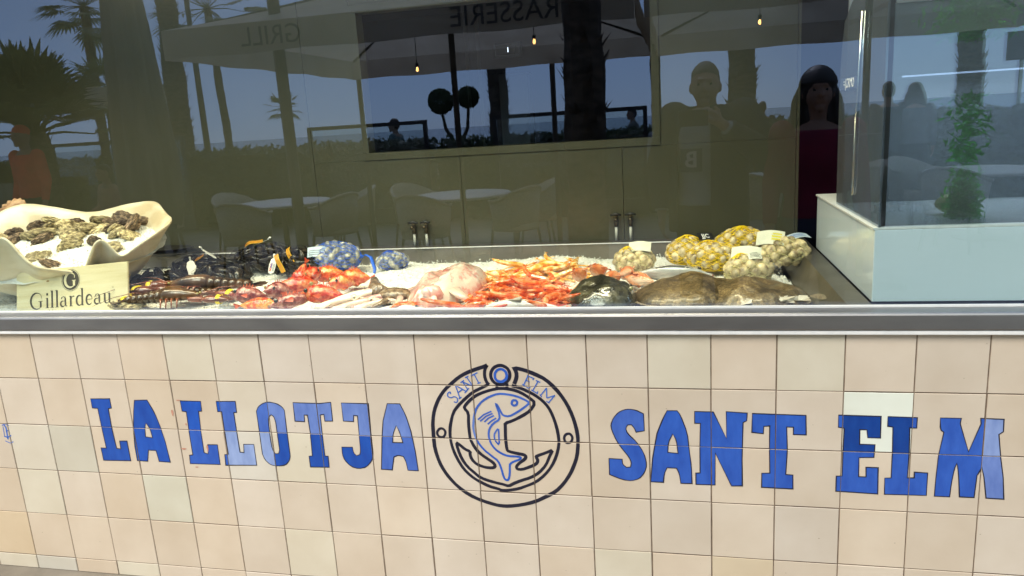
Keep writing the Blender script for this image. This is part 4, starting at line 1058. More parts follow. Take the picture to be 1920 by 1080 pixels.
RF = [ # x, y, z, L, W, H, yaw, pitch, roll, mat, label
 (.66,.30,.975,.17,.085,.080,200,8,20,'red3','pinkish mottled red fish at the left front of the red heap'),
 (.775,.335,.982,.16,.085,.080,250,15,0,'red3','dark brownish red fish with striped face, second from the left'),
 (.76,.22,.962,.17,.07,.055,10,0,30,'red2','orange red fish pressed flat against the window under the dark one'),
 (.885,.25,.965,.20,.075,.065,215,-5,30,'red3','dark mottled red fish with long tail pointing back to the right'),
 (.99,.30,.975,.20,.095,.085,190,6,15,'red1','bright scarlet fish at the right front of the red heap'),
 (.735,.56,.980,.17,.075,.075,250,-55,0,'red1','scarlet fish with its tail standing upright at the back left'),
 (.795,.44,.985,.20,.085,.07,30,0,20,'red1','long scarlet fish lying across the middle of the heap'),
 (.825,.52,1.005,.17,.09,.075,300,10,10,'red1','rounded scarlet fish on top of the long one'),
 (.850,.61,.985,.19,.095,.08,200,5,10,'red2','orange-red fish highest at the back of the heap'),
 (.970,.50,.975,.14,.085,.08,235,10,0,'red2','orange fish with a dark face in front of the pointed-tail one'),
 (.985,.585,.975,.16,.095,.085,185,0,10,'red2','orange fish with its pointed tail to the right, rightmost of the red heap')]
for k, (x, y, z, L, W, H, ya, pi_, ro, mm, lb) in enumerate(RF):
    make_fish('scorpionfish', fish_parts(L * .78, W * .8, H * .8, mm, 'redfin', eye=.05, spiny=True, seed=k, humps=.25, dorsal=.35), lb, 'fish', (.72 + (x - .72) * .88, y, z - .004), (RAD(ro), RAD(-pi_), RAD(ya)), G5)

# silver fish
M['silver'] = mat('silver_skin', (.70, .66, .60), (.34, .34, .31), scale=3, rough=.2, coat=.6, contrast=(.42, .6), stretch=(.4, 1, 9), metal=.25)
M['silverfin'] = mat('grey_fin', (.25, .24, .21), (.45, .42, .36), scale=40, rough=.35)
make_fish('silver_fish', fish_parts(.27, .05, .075, 'silver', 'silverfin', eye=.028, dorsal=.3), 'slim silver fish with grey back lying behind the brown flatfish', 'fish', (2.17, .60, .962), (RAD(35), 0, RAD(-8)))
M['whitefish'] = mat('white_belly_fish', (.74, .70, .64), (.55, .50, .44), scale=5, rough=.22, coat=.6, stretch=(.4, 1, 3))
make_fish('silver_fish', fish_parts(.24, .05, .045, 'whitefish', 'silverfin', eye=.03, dorsal=.2), 'white-bellied fish against the window in front of the prawns', 'fish', (1.70, .175, .955), (RAD(80), 0, RAD(176)))
make_fish('silver_fish', fish_parts(.17, .035, .035, 'whitefish', 'silverfin', eye=.03, dorsal=.2), 'small white-bellied fish against the window under the brown octopus', 'fish', (1.30, .165, .952), (RAD(80), 0, RAD(4)))
# red mullets
M['mullet'] = mat('mullet_skin', (.62, .13, .04), (.80, .56, .40), scale=16, rough=.22, coat=.5, bump=.7, bscale=110, c3=(.78, .32, .13), stretch=(.6, 1, 1.6))
M['mulletfin'] = mat('mullet_fin', (.85, .30, .12), (.8, .45, .3), scale=40, rough=.35)
G6 = 'red mullets between the prawns and the cockles'
for k, (x, y, z, ya, pt, L, lb) in enumerate(((1.835,.56,.975,82,-22,.125,'pale orange fish half hidden between prawns and turbot, leftmost mullet'), (1.90,.59,.982,75,-24,.13,'orange pink fish with scaly back pointing to the window, second from the left'),
    (1.955,.55,.967,80,-14,.12,'yellow tinted pink fish just behind the black turbot'), (2.005,.60,.970,110,-18,.125,'orange fish under the smallest cockle net'), (2.05,.55,.957,152,4,.12,'orange fish with its tail fin pointing right on the ice'))):
    make_fish('red_mullet', fish_parts(L, .048, .056, 'mullet', 'mulletfin', eye=.028, seed=k + 40, dorsal=.35), lb, 'fish', (x, y, z), (RAD(55 + 12 * (k % 3)), RAD(-pt), RAD(ya)), G6)

# squids
M['squid'] = mat('squid_skin', (.80, .72, .55), (.72, .50, .40), scale=6, rough=.22, coat=.6, sss=.2, c3=(.82, .76, .62), stretch=(.5, 1, 1))
M['squidp'] = mat('squid_skin_pink', (.62, .34, .30), (.80, .70, .58), scale=8, rough=.22, coat=.6, sss=.2, stretch=(.5, 1, 1))
def squid(label, loc, rot, L, R, m):
    t = thing('squid', label, 'squid', loc, 0, 'squids lying side by side on the ice'); t.rotation_euler = rot
    b = MB(); N = 12
    b.tube([(L * (k / N - .5), 0, 0) for k in range(N + 1)], [max(.003, R * sin(pi * min(1, .08 + .62 * k / N)) ** .8) for k in range(N + 1)], 12, squash=.75); b.build('mantle', M[m], t, smooth=True)
    for s in (-1, 1):
        f = MB(); f.rings([[(-L * .5, 0, 0), (-L * .3, s * R * 1.9, -.004), (-L * .06, s * R * .9, 0)], [(-L * .5, 0, .003), (-L * .3, s * R * 1.9, -.002), (-L * .06, s * R * .9, .003)]]); f.build('fin', M[m], t, fix=True)
    h = MB(); h.ball((L * .54, 0, 0), (R * .9, R * .8, R * .7), 12, 8); hd = h.build('head', M['squidp'], t, smooth=True)
    q = random.Random(int(L * 1e4)); a = MB()
    for k in range(8):
        an = 2 * pi * k / 8; y, z = cos(an) * R * .4, sin(an) * R * .3
        a.tube([(L * .56, y, z), (L * .68, y * 1.6, z - .003), (L * .80, y * 2 + q.uniform(-.01, .01), -.006), (L * .9, y * 2.3 + q.uniform(-.02, .02), -.008)], [R * .26, R * .2, R * .13, .001], 6)
    a.build('tentacles', M['squidp'], t, smooth=True)
    for s in (-1, 1):
        e = MB(); e.ball((L * .55, s * R * .75, R * .15), R * .25, 8, 6); e.build('eye', M['eye'], hd, smooth=True)
for k, (x, y, z, ya, L, R, m, lb) in enumerate(((1.03,.235,.960,32,.13,.018,'squid','cream squid nearest the red fish'), (1.065,.285,.968,36,.13,.019,'squid','white squid lying highest, second from the red fish'), (1.115,.30,.972,38,.13,.018,'squid','white squid crossing the others towards the octopus'),
    (1.10,.215,.957,30,.13,.016,'squidp','yellowish pink squid nearest the window'), (1.165,.225,.955,24,.12,.014,'squidp','small pink squid under the brown octopus'))):
    squid(lb, (x, y, z), (0, RAD(-6), RAD(ya)), L, R, m)

# mounds: flat and lumpy bodies
def mound(rx, ry, h, seed, NR=26, NA=72, lump=.25, edge=0.0, pw=1.6, rf=None, hf=None, fr=3.0, cf=None):
    b = MB(); rs = []
    for j in range(NR + 1):
        v = j / NR; row = []
        for k in range(NA):
            a = 2 * pi * k / NA
            R = 1 + .07 * noise.noise(Vector((cos(a) * 1.7 + seed, sin(a) * 1.7, seed)))
            if rf: R *= rf(a)
            x = rx * R * v * cos(a); y = ry * R * v * sin(a)
            z = h * (1 - v ** (pw * 2)) ** .8 if v < 1 else 0
            z *= 1 + lump * fbm(x / rx * fr * .5 + seed, y / ry * fr * .5, seed, 3)
            if hf: z += hf(x, y, v)
            row.append((x, y, z - (.012 if v >= .999 else 0) + edge * (v > .9) * .006 * cos(30 * a)))
        rs.append(row)
    b.rings(rs, cap=False)
    if cf:
        for i, f in enumerate(b.f):
            p = Vector((0, 0, 0))
            for k in f: p += Vector(b.v[k])
            p /= len(f); b.c[i] = cf(p.x / rx, p.y / ry, (i // NA) / NR)
    return b
def flat_cf(u, v, r):
    k = .80 + .75 * fbm(u * 1.6 + 3, v * 1.6, 1, 3) + .35 * noise.noise(Vector((u * 9, v * 9, 2)))
    if abs(v) < .035: k *= .62
    if r > .80: k *= .62 + .45 * (int((atan2(v, u) + pi) * 26) % 2)
    k = max(.3, min(1.5, k))
    return (k, k * .97, k * .92)
def monk_cf(u, v, r):
    n = fbm(u * 1.8 + .6 * v, v * 5.5 * .6, 7, 4); s = max(0, 1 - abs(n) * 9)
    k = .92 + .25 * fbm(u * 2, v * 2, 3, 3)
    return (k, k * (1 - .42 * s), k * (1 - .40 * s))
M['turbot'] = mat('black_turbot_skin', (.018, .017, .012), (.10, .09, .055), scale=22, rough=.14, coat=1, bump=.5, bscale=60, c3=(.04, .036, .024))
M['brownfish'] = mat('brown_flatfish_skin', (.075, .048, .020), (.25, .18, .085), scale=150, rough=.36, coat=.2, bump=.22, bscale=200, c3=(.15, .10, .045), detail=8, attr=True)
M['brownfin'] = mat('brown_fin', (.12, .09, .06), (.3, .24, .16), scale=30, rough=.4, stretch=(8, 1, 1))
def flatfish(label, loc, rz, rx, ry, h, m, seed, tail=True, hf=None):
    t = thing('flatfish', label, 'flatfish', loc, rz)
    mound(rx, ry, h, seed, hf=hf, NA=110, NR=40, cf=flat_cf if m == 'brownfish' else None).build('body', M[m], t, smooth=True)
    f = MB(); NA = 80
    for k in range(NA):
        a0, a1 = 2 * pi * k / NA, 2 * pi * (k + 1) / NA
        if cos(a0) > .85 or cos(a0) < -.93: continue
        e = 1.12 + .03 * (k % 2)
        f.poly([(rx * cos(a0) * .97, ry * sin(a0) * .97, .003), (rx * cos(a0) * 1.06, ry * sin(a0) * e, .002), (rx * cos(a1) * 1.06, ry * sin(a1) * e, .002), (rx * cos(a1) * .97, ry * sin(a1) * .97, .003)])
    f.build('fringe_fin', M['brownfin'] if m != 'turbot' else M['turbot'], t)
    if tail:
        f = MB()
        for k in range(8):
            a0 = -.5 + k / 8; a1 = a0 + .125
            f.poly([(-rx * .96, 0, .006), (-rx * 1.32 * cos(a0 * .9), rx * .5 * sin(a0), .004), (-rx * 1.32 * cos(a1 * .9), rx * .5 * sin(a1), .004)])
        f.build('tail_fin', M['brownfin'], t)
    for s in (-1, 1):
        e = MB(); e.ball((rx * .78, s * ry * .16, h * .62), .008, 10, 8); e.build('eye', M['eye'], t, smooth=True)
    return t
flatfish('glossy black turbot with wet highlights between prawns and brown fish', (1.945, .30, .945), RAD(8), .118, .125, .062, 'turbot', 2.2, tail=False)
flatfish('large sandy brown flatfish in front of the silver fish', (2.225, .345, .945), RAD(4), .185, .165, .050, 'brownfish', 5.4, tail=False, hf=lambda x, y, v: (.034 * math.exp(-((x - .02) ** 2 / .004 + (y - .04) ** 2 / .02)) + .004 * sin(x * 55 + y * 20)) * (1 - v))
flatfish('second brown flatfish with torn pale edge beside the steel end wall', (2.415, .305, .946), RAD(178), .165, .15, .045, 'brownfish', 9.1, tail=True, hf=lambda x, y, v: (.020 * math.exp(-((x - .03) ** 2 / .004 + (y + .02) ** 2 / .02)) + .004 * sin(x * 48 - y * 15)) * (1 - v))
tf = MB(); q = random.Random(2)
for k in range(26):
    x0_ = 2.36 + q.uniform(0, .19); y0_ = .155 + q.uniform(0, .03) + (x0_ - 2.36) * .15; z0_ = .958 + q.uniform(0, .010)
    tf.poly([(x0_, y0_, z0_), (x0_ + q.uniform(.015, .04), y0_ + q.uniform(-.006, .01), z0_ + q.uniform(-.004, .006)), (x0_ + q.uniform(.015, .035), y0_ + .012, z0_ + q.uniform(.004, .014)), (x0_ + .005, y0_ + .012, z0_ + .008)])
tag(tf.build('torn_fish_skin', mat('torn_skin', (.60, .54, .46), (.45, .38, .30), scale=40, rough=.3, coat=.5)), 'torn whitish strips of skin lying along the front edge of the second brown flatfish', 'fish skin')
# monkfish
M['monk'] = mat('monkfish_flesh', (.60, .20, .16), (.76, .64, .55), scale=8, rough=.22, coat=.7, sss=.25, bump=.35, bscale=11, c3=(.72, .50, .42), contrast=(.34, .56), stretch=(2.5, .8, 1), attr=True)
M['monkfin'] = mat('monkfish_fin', (.62, .30, .25), (.76, .60, .50), scale=14, rough=.22, coat=.7, bump=.3)
M['monkin'] = mat('monkfish_inside', (.52, .12, .10), (.82, .42, .36), scale=14, rough=.15, coat=1, sss=.25, bump=.4, bscale=30)
mk = thing('monkfish', 'pale pink skinned monkfish with its belly opening towards the window', 'fish', (1.385, .50, .945), RAD(-8))
mound(.098, .25, .080, 3.3, lump=.18, fr=4, rf=lambda a: 1 + .18 * abs(cos(a)) * (sin(a) < 0) + .12 * cos(3 * a), NA=110, NR=40, cf=monk_cf, hf=lambda x, y, v: .010 * sin(x * 60 + 14 * y) * (1 - v) * (1 if y < .1 else .4)).build('body', M['monk'], mk, smooth=True)
b = MB(); b.ball((.010, -.205, .026), (.042, .028, .034), 18, 12, fn=lambda d: 1 + .15 * noise.noise(d * 3)); b.build('belly_opening', M['monkin'], mk, smooth=True)
b = MB(); b.ball((.0, -.230, .036), (.019, .014, .018), 14, 10); b.tube([(-.010, -.235, .03), (-.016, -.250, .012), (-.012, -.255, .0)], [.012, .009, .006], 8); b.tube([(.03, -.232, .02), (.042, -.245, .008)], [.012, .009], 8)
b.build('liver', mat('pale_liver', (.90, .74, .66), (.85, .55, .5), scale=20, rough=.15, coat=1, sss=.3), mk, smooth=True)
for s in (-1, 1):
    b = MB(); b.tube([(s * .07, -.15, .03), (s * .115, -.19, .020), (s * .145, -.20, .008)], [.026, .02, .007], 10, squash=.5); b.build('pectoral_fin', M['monkfin'], mk, smooth=True)
# brown octopus and cuttlefish
M['octo'] = mat('octopus_skin', (.11, .065, .035), (.34, .23, .14), scale=60, rough=.25, coat=.6, bump=.4, bscale=90, c3=(.20, .125, .07))
M['octopink'] = mat('octopus_underside', (.50, .26, .24), (.68, .50, .42), scale=18, rough=.2, coat=.8)
oc = thing('octopus', 'brown octopus with pinkish arms draped between squids and monkfish', 'octopus', (1.20, .265, .95), 0); oc.scale = (.8, .8, .8)
b = MB(); b.ball((.03, .06, .022), (.080, .055, .030), 18, 12, fn=lambda d: 1 + .12 * noise.noise(d * 2.5)); b.tube([(-.03, .06, .03), (-.09, .14, .035), (-.125, .22, .04), (-.14, .25, .055)], [.04, .035, .024, .016], 12, squash=.8); b.build('mantle', M['octo'], oc, smooth=True)
for k, (pp, rad) in enumerate((([(.02, .04, .02), (-.06, .02, .02), (-.12, -.05, .008), (-.10, -.10, .0)], .024), ([(.04, .03, .02), (.02, -.04, .016), (-.02, -.10, .0)], .022), ([(.06, .04, .02), (.09, -.02, .012), (.07, -.09, .0)], .022), ([(.08, .06, .02), (.13, .03, .012), (.15, -.04, .0), (.12, -.1, 0)], .02), ([(-.02, .08, .02), (-.10, .05, .02), (-.16, .01, .01)], .022))):
    b = MB(); b.tube(pp, [rad * (1 - .7 * i / (len(pp) - 1)) for i in range(len(pp))], 10, squash=.8); smod(b.build('arm', M['octo'] if k % 2 else M['octopink'], oc, smooth=True), 1)
cu = thing('cuttlefish', 'mottled brown cuttlefish behind the monkfish\'s left fin', 'cuttlefish', (1.285, .40, .95), 0); cu.scale = (.8, .8, .8)
b = MB(); b.ball((0, 0, .008), (.05, .10, .022), 18, 12, fn=lambda d: 1 + .1 * noise.noise(d * 2)); b.build('mantle', M['octo'], cu, smooth=True)
b = MB(); b.tube([(.0, -.08, .012), (.01, -.12, .01), (.0, -.15, 0)], [.03, .02, .006], 8); b.build('arms', M['octopink'], cu, smooth=True)

# ---------------------------------------------------------------- crustaceans
def prawn_mesh(name, material, seed, curl=1.0, fat=1.0, claws=False, stretch=1.0):
    """side-lying curved prawn about 1 unit long"""
    q = random.Random(seed); b = MB()
    pts = []; N = 14
    a = 0; p = Vector((0, 0, 0)); hd = 0
    for k in range(N + 1):
        pts.append(p.copy())
        u = k / N
        hd = -curl * max(0, u - .35) * 2.4
        p = p + Vector((-cos(hd), sin(hd), 0)) * .070 * stretch
    rad = [.012, .040, .062, .070, .072, .066, .060, .058, .055, .052, .048, .043, .036, .028, .018]
    rad = [r * fat * (1 + (.10 if (k > 5 and k % 2) else 0)) for k, r in enumerate(rad)]
    b.tube(pts, rad, 9, squash=.8)
    # tail fan
    t = pts[-1]; d = (pts[-1] - pts[-2]).normalized(); n = Vector((-d.y, d.x, 0))
    for s in (-1.0, -.45, .45, 1.0):
        e = (d + n * s * .7).normalized()
        b.poly([t, t + e * .07 + n * .022, t + e * .13, t + e * .07 - n * .022])
    # rostrum, feelers, legs
    b.tube([(-.02, -.02, .03), (.09, -.03, .035), (.15, -.035, .045)], [.012, .007, .001], 5)
    for s in (-1, 1):
        pp = [Vector((0, 0, .01))]
        for k in range(7): pp.append(pp[-1] + Vector((.10 * cos(s * .35 * k * .4 + q.uniform(-.1, .1)), s * .045 + q.uniform(-.03, .03), .012 * (3 - k))))
        b.tube(pp[:6], .0035, 3)
    for k in range(5):
        x = -.10 - .055 * k
        b.tube([(x, .03, 0), (x + .05, .10, -.01 + .02 * (k % 2)), (x + .10, .155, 0)], [.010, .007, .002], 4)
    for k in range(4):
        m2 = pts[7 + k]; b.tube([m2, m2 + Vector((.03, .07, 0))], [.012, .004], 4)
    if claws:
        for s in (-1, 1):
            b.tube([(-.05, .03 * s, 0), (.10, .10 * s, .01), (.26, .12 * s, .01), (.34, .11 * s, .0), (.46, .10 * s, 0)], [.014, .016, .024, .028, .003], 6)
            b.tube([(.32, .125 * s, .0), (.44, .14 * s, .005)], [.016, .003], 5)
    for s in (-1, 1): b.ball((-.005, .0, .035 * s), .018, 6, 5)
    return b.mesh(name, material, False)
M['prawn'] = mat('prawn_shell', (.52, .045, .008), (.86, .42, .22), scale=7, rough=.25, coat=.6, var=.22, c3=(.74, .15, .03), bump=.1, contrast=(.34, .66))
M['langou'] = mat('langoustine_shell', (.62, .18, .02), (.84, .66, .36), scale=6, rough=.25, coat=.6, var=.22, c3=(.80, .38, .06), bump=.1, contrast=(.34, .62))
PR = [prawn_mesh('prawn', M['prawn'], k, curl=.4 + .3 * k, fat=1.2) for k in range(4)]
LG = [prawn_mesh('langoustine', M['langou'], k + 10, curl=.25 + .35 * k, fat=1.35, claws=True) for k in range(3)]
q = random.Random(31)
def inside(x, y, poly):
    c = False
    for i in range(len(poly)):
        (xa, ya), (xb, yb) = poly[i], poly[i - 1]
        if (ya > y) != (yb > y) and x < (xb - xa) * (y - ya) / (yb - ya) + xa: c = not c
    return c
def heap(n, poly, meshes, name, label, cat, group, smin, smax, top, seed, yaw=None):
    q = random.Random(seed); xs = [p[0] for p in poly]; ys = [p[1] for p in poly]
    cx, cy = sum(xs) / len(xs), sum(ys) / len(ys); k = 0
    while k < n:
        x, y = q.uniform(min(xs), max(xs)), q.uniform(min(ys), max(ys))
        if not inside(x, y, poly): continue
        dd = min(1, sqrt(((x - cx) / (max(xs) - min(xs)) * 2) ** 2 + ((y - cy) / (max(ys) - min(ys)) * 2) ** 2))
        z = ice_h(x, y) + .012 + top * (1 - dd ** 2) * (k / n)
        s = q.uniform(smin, smax)
        ya = q.gauss(yaw[0], yaw[1]) if yaw else q.uniform(0, 6.3)
        o = link_copy(q.choice(meshes), name, None, TRS((x, y, z), (q.uniform(-.5, .5) + (pi if q.random() < .5 else 0), q.uniform(-.3, .3), ya), s))
        tag(o, label, cat, group); k += 1
heap(62, [(1.50,.20), (1.83,.19), (1.86,.35), (1.83,.50), (1.78,.60), (1.60,.62), (1.50,.50), (1.46,.36)], PR, 'prawn', 'red orange prawn in the big heap beside the monkfish', 'prawn', 'prawns heaped on the ice', .13, .185, .050, 5, yaw=(.1, 1.1))
heap(12, [(1.80,.22), (1.86,.24), (1.84,.52), (1.76,.56)], PR, 'prawn', 'red orange prawn in the big heap beside the monkfish', 'prawn', 'prawns heaped on the ice', .12, .15, .035, 6)
heap(40, [(1.44,.64), (1.50,.60), (1.80,.60), (1.83,.72), (1.78,.88), (1.62,.92), (1.50,.86)], LG, 'langoustine', 'yellow orange langoustine with thin claws in the heap behind the prawns', 'langoustine', 'langoustines heaped behind the prawns', .125, .165, .045, 9)
# a couple of small red prawns under the octopus
for x, y, a, lb in ((1.345, .20, .4, 'single red prawn by the window below the monkfish, upper one'), (1.36, .17, .1, 'single red prawn by the window below the monkfish, lower one')):
    tag(link_copy(PR[1], 'prawn', None, TRS((x, y, .965), (.2, .1, a), .09)), lb, 'prawn', 'prawns heaped on the ice')

# lobsters
M['lobster'] = mat('lobster_shell', (.035, .020, .010), (.20, .085, .03), scale=9, rough=.22, coat=.7, bump=.2, bscale=30, c3=(.09, .045, .018))
M['lobster'].node_tree.nodes['Principled BSDF'].inputs['Coat Weight'].default_value = .25
M['lobred'] = mat('lobster_claw', (.05, .016, .009), (.24, .065, .03), scale=9, rough=.22, coat=.7, bump=.15, bscale=30, c3=(.11, .03, .016))
M['band'] = mat('yellow_band', (.80, .62, .02), rough=.4)
def lobster(label, loc, rz, s, group='lobsters with banded claws'):
    t = thing('lobster', label, 'lobster', loc, rz, group, s)
    b = MB(); b.tube([(.14, 0, .03), (.11, 0, .035), (.05, 0, .04), (0, 0, .04), (-.02, 0, .036)], [.004, .018, .030, .033, .030], 14, squash=.85); cp = b.build('carapace', M['lobster'], t, smooth=True)
    b = MB()
    for k in range(6):
        x = -.022 - .026 * k; r = .030 - .002 * k
        b.tube([(x, 0, .032 - .002 * k), (x - .012, 0, .034 - .002 * k), (x - .025, 0, .031 - .002 * k)], [r * .93, r * 1.05, r * .88], 14, squash=.8)
    b.build('tail', M['lobster'], t, smooth=True)
    b = MB()
    for a in (-.9, -.45, 0, .45, .9):
        c, s2 = cos(a), sin(a); p0 = Vector((-.178, 0, .02)); e = Vector((-c, s2, 0)); n = Vector((s2, c, 0))
        b.rings([[p0 + n * .006, p0 + e * .045 + n * .014, p0 + e * .058, p0 + e * .045 - n * .014, p0 - n * .006], [v + Vector((0, 0, .003)) for v in (p0 + n * .006, p0 + e * .045 + n * .014, p0 + e * .058, p0 + e * .045 - n * .014, p0 - n * .006)]])
    b.build('tail_fan', M['lobster'], t, fix=True)
    for sd_ in (-1, 1):
        b = MB(); b.tube([(.09, .02 * sd_, .03), (.12, .055 * sd_, .03), (.165, .05 * sd_, .028)], [.008, .010, .012], 8)
        b.tube([(.16, .05 * sd_, .028), (.195, .052 * sd_, .028), (.235, .045 * sd_, .026), (.285, .035 * sd_, .022)], [.012, .027, .024, .003], 12, squash=.6)
        b.tube([(.21, .028 * sd_, .026), (.245, .022 * sd_, .024), (.27, .026 * sd_, .022)], [.012, .010, .002], 8, squash=.7)
        cl = b.build('claw', M['lobred'], t, smooth=True)
        b = MB(); b.tube([(.222, .044 * sd_, .026), (.236, .042 * sd_, .0255)], [.0275, .0262], 14, squash=.68); b.build('rubber_band', M['band'], cl, smooth=True)
        for k in range(4):
            b = MB(); x = .06 - .022 * k; b.tube([(x, .024 * sd_, .025), (x + .01, .06 * sd_, .035), (x + .02, .085 * sd_, .006)], [.005, .004, .002], 6); b.build('leg', M['lobred'], t, smooth=True)
        b = MB(); b.tube([(.13, .008 * sd_, .036), (.19, .03 * sd_, .055), (.26, .08 * sd_, .05), (.33, .14 * sd_, .03)], [.0025, .002, .0015, .0008], 5); b.build('antenna', M['lobred'], t, smooth=True)
        b = MB(); b.ball((.125, .010 * sd_, .042), .005, 8, 6); b.build('eye', M['eye'], t, smooth=True)
    return t
lobster('large dark lobster lying in front of the mussels, tail towards the red fish', (.42, .40, .965), RAD(188), 1.05)
lobster('lobster with raised red claw and yellow band nearest the window', (.38, .245, .955), RAD(5), .95)
lobster('dark lobster at the left front whose claw points at the name board', (.36, .33, .955), RAD(200), .8)
# ================================================================ THE TERRACE AND BEACH SEEN IN THE WINDOW'S REFLECTION
M['canvas'] = mat('parasol_canvas', (.50, .43, .33), (.58, .51, .40), scale=3, rough=.85)
M['canvasdk'] = mat('folded_canvas', (.22, .19, .13), (.30, .26, .19), scale=4, rough=.9, stretch=(3, 3, .4))
M['pole'] = mat('dark_pole', (.05, .045, .035), (.08, .07, .05), scale=8, rough=.5)
M['valtext'] = mat('valance_print', (.05, .045, .04), rough=.7)
M['trunk'] = mat('palm_trunk', (.04, .03, .02), (.13, .10, .07), scale=9, rough=.95, bump=.8, bscale=14, stretch=(1, 1, 2.5))
M['frond'] = mat('palm_frond', (.06, .085, .025), (.13, .15, .05), scale=5, rough=.6, var=.1)
M['hedge'] = mat('hedge_leaf', (.02, .035, .012), (.06, .085, .03), scale=7, rough=.6)
M['rattan'] = mat('rattan', (.30, .26, .20), (.44, .39, .31), scale=60, rough=.7, bump=.3, bscale=120)
M['tabletop'] = mat('pale_table_top', (.50, .48, .44), (.58, .56, .52), scale=6, rough=.4)
M['bulb'] = emit('warm_bulb', (1, .42, .08), 22)

def translucent(m, share):
    nt = m.node_tree; P = nt.nodes['Principled BSDF']; out = [n for n in nt.nodes if n.type == 'OUTPUT_MATERIAL'][0]
    t = nt.nodes.new('ShaderNodeBsdfTranslucent'); mx = nt.nodes.new('ShaderNodeMixShader'); mx.inputs[0].default_value = share
    src = P.inputs['Base Color'].links[0].from_socket
    nt.links.new(src, t.inputs[0]); nt.links.new(P.outputs[0], mx.inputs[1]); nt.links.new(t.outputs[0], mx.inputs[2]); nt.links.new(mx.outputs[0], out.inputs[0])
translucent(M['canvas'], .45); translucent(M['frond'], .35); translucent(M['hedge'], .25); translucent(M['canvasdk'], .15); translucent(M['greenery'], .45)
def parasol(x0, x1, y0, y1, ze, zc, label, words):
    cx, cy = (x0 + x1) / 2, (y0 + y1) / 2
    t = thing('parasol', label, 'parasol', (cx, cy, 0), 0, 'large open parasols over the terrace')
    X, Y = (x1 - x0) / 2, (y1 - y0) / 2
    b = MB(); N = 12
    for sx, sy in ((0, 1), (1, 1), (2, 1), (3, 1)):
        pass
    cor = [(-X, Y), (X, Y), (X, -Y), (-X, -Y)]
    rs = []
    for j in range(9):
        v = j / 8; row = []
        for e in range(4):
            (ax, ay), (bx, by) = cor[e], cor[(e + 1) % 4]
            for k in range(N):
                u = k / N; px, py = ax + (bx - ax) * u, ay + (by - ay) * u
                sag = .10 * sin(pi * u) * v
                row.append((px * v, py * v, zc - (zc - ze) * v + sag * (1 - v) - .05 * sin(pi * v)))
        rs.append(row)
    b.rings(rs, cap=False)
    c = b.build('canopy', M['canvas'], t, smooth=True)
    b = MB()
    for e in range(4):
        (ax, ay), (bx, by) = cor[e], cor[(e + 1) % 4]
        top, bot = [], []
        for k in range(41):
            u = k / 40; px, py = ax + (bx - ax) * u, ay + (by - ay) * u
            w = .006 * sin(u * 30 + e)
            nx_, ny_ = (0, 1) if e % 2 == 0 else (1, 0)
            top.append((px, py, ze)); bot.append((px + nx_ * w, py + ny_ * w, ze - .205 + .006 * sin(u * 23)))
        b.rings([top, bot], close=False, cap=False)
    v = b.build('valance', M['canvas'], t, smooth=True)
    for wd, wx in words:
        text_obj('valance_lettering', wd, .185, basis((-1, 0, 0), (0, 0, 1), (wx - cx, Y + .0105, ze - .105)), M['valtext'], v, .0006)
    b = MB(); b.tube([(0, 0, .06), (0, 0, zc - .02)], .028, 12); b.build('pole', M['pole'], t, smooth=True)
    b = MB(); b.box(-.3, -.3, 0, .3, .3, .06); b.build('base', M['grout'], t, bevel=.01)
    for e in range(4):
        b = MB(); ax, ay = cor[e]; b.tube([(0, 0, zc - .07), (ax * .97, ay * .97, ze - .01)], .014, 6); b.build('rib', M['pole'], t)
    return t
parasol(-1.48, 1.93, -6.25, -2.9, 2.335, 2.95, 'square beige parasol lettered BRASSERIE and GRILL on its valance', [('GRILL', -.60), ('BRASSERIE', 1.14)])
parasol(1.99, 5.40, -6.30, -2.95, 2.335, 2.95, 'square beige parasol without lettering, right of the lettered one', [])
def bulb(x, y, z, lb):
    t = thing('hanging_bulb', lb, 'bulb', (x, y, z), 0, 'filament bulbs hung under the parasols')
    b = MB(); b.ball((0, 0, 0), (.011, .011, .020), 10, 8); b.build('bulb', M['bulb'], t, smooth=True)
    b = MB(); b.tube([(0, 0, .02), (0, 0, .05)], .014, 8); b.tube([(0, 0, .05), (0, 0, .55)], .003, 4); b.build('socket', M['black'], t)
bulb(.08, -4.0, 2.01, 'glowing bulb lowest under the lettered parasol'); bulb(1.08, -4.0, 2.15, 'glowing bulb under the valance word BRASSERIE'); bulb(2.8, -4.0, 2.15, 'glowing bulb under the plain parasol')

# closed parasol
t = thing('closed_parasol', 'tall folded khaki parasol standing beside the lettered one', 'parasol', (-3.02, -4.5, 0))
b = MB(); rs = []
for z, r in ((.75, .20), (.9, .25), (1.2, .27), (1.4, .265), (2.0, .235), (2.6, .20), (3.2, .15), (3.8, .07), (3.9, .02)):
    rs.append([((r * (1 + .16 * cos(8 * a + z * .8))) * cos(a), (r * (1 + .16 * cos(8 * a + z * .8))) * sin(a), z + .05 * cos(4 * a) * (z < .8)) for a in [2 * pi * k / 64 for k in range(64)]])
b.rings(rs); b.build('folded_canopy', M['canvasdk'], t, smooth=True)
b = MB(); b.tube([(0, 0, .05), (0, 0, 1)], .03, 12); b.build('pole', M['pole'], t)
b = MB(); b.box(-.35, -.35, 0, .35, .35, .06); b.build('base', M['grout'], t, bevel=.01)
o = MB(); o.tube([(0, 0, 0), (0, 0, 3.1)], .045, 10); o.lathe([(.12, 0), (.12, .02), (.05, .03)], 16); o = o.build('terrace_post', M['pole']); o.location = (-.72, -3.2, 0); tag(o, 'slim dark post standing at the lettered parasol\'s left front', 'post')
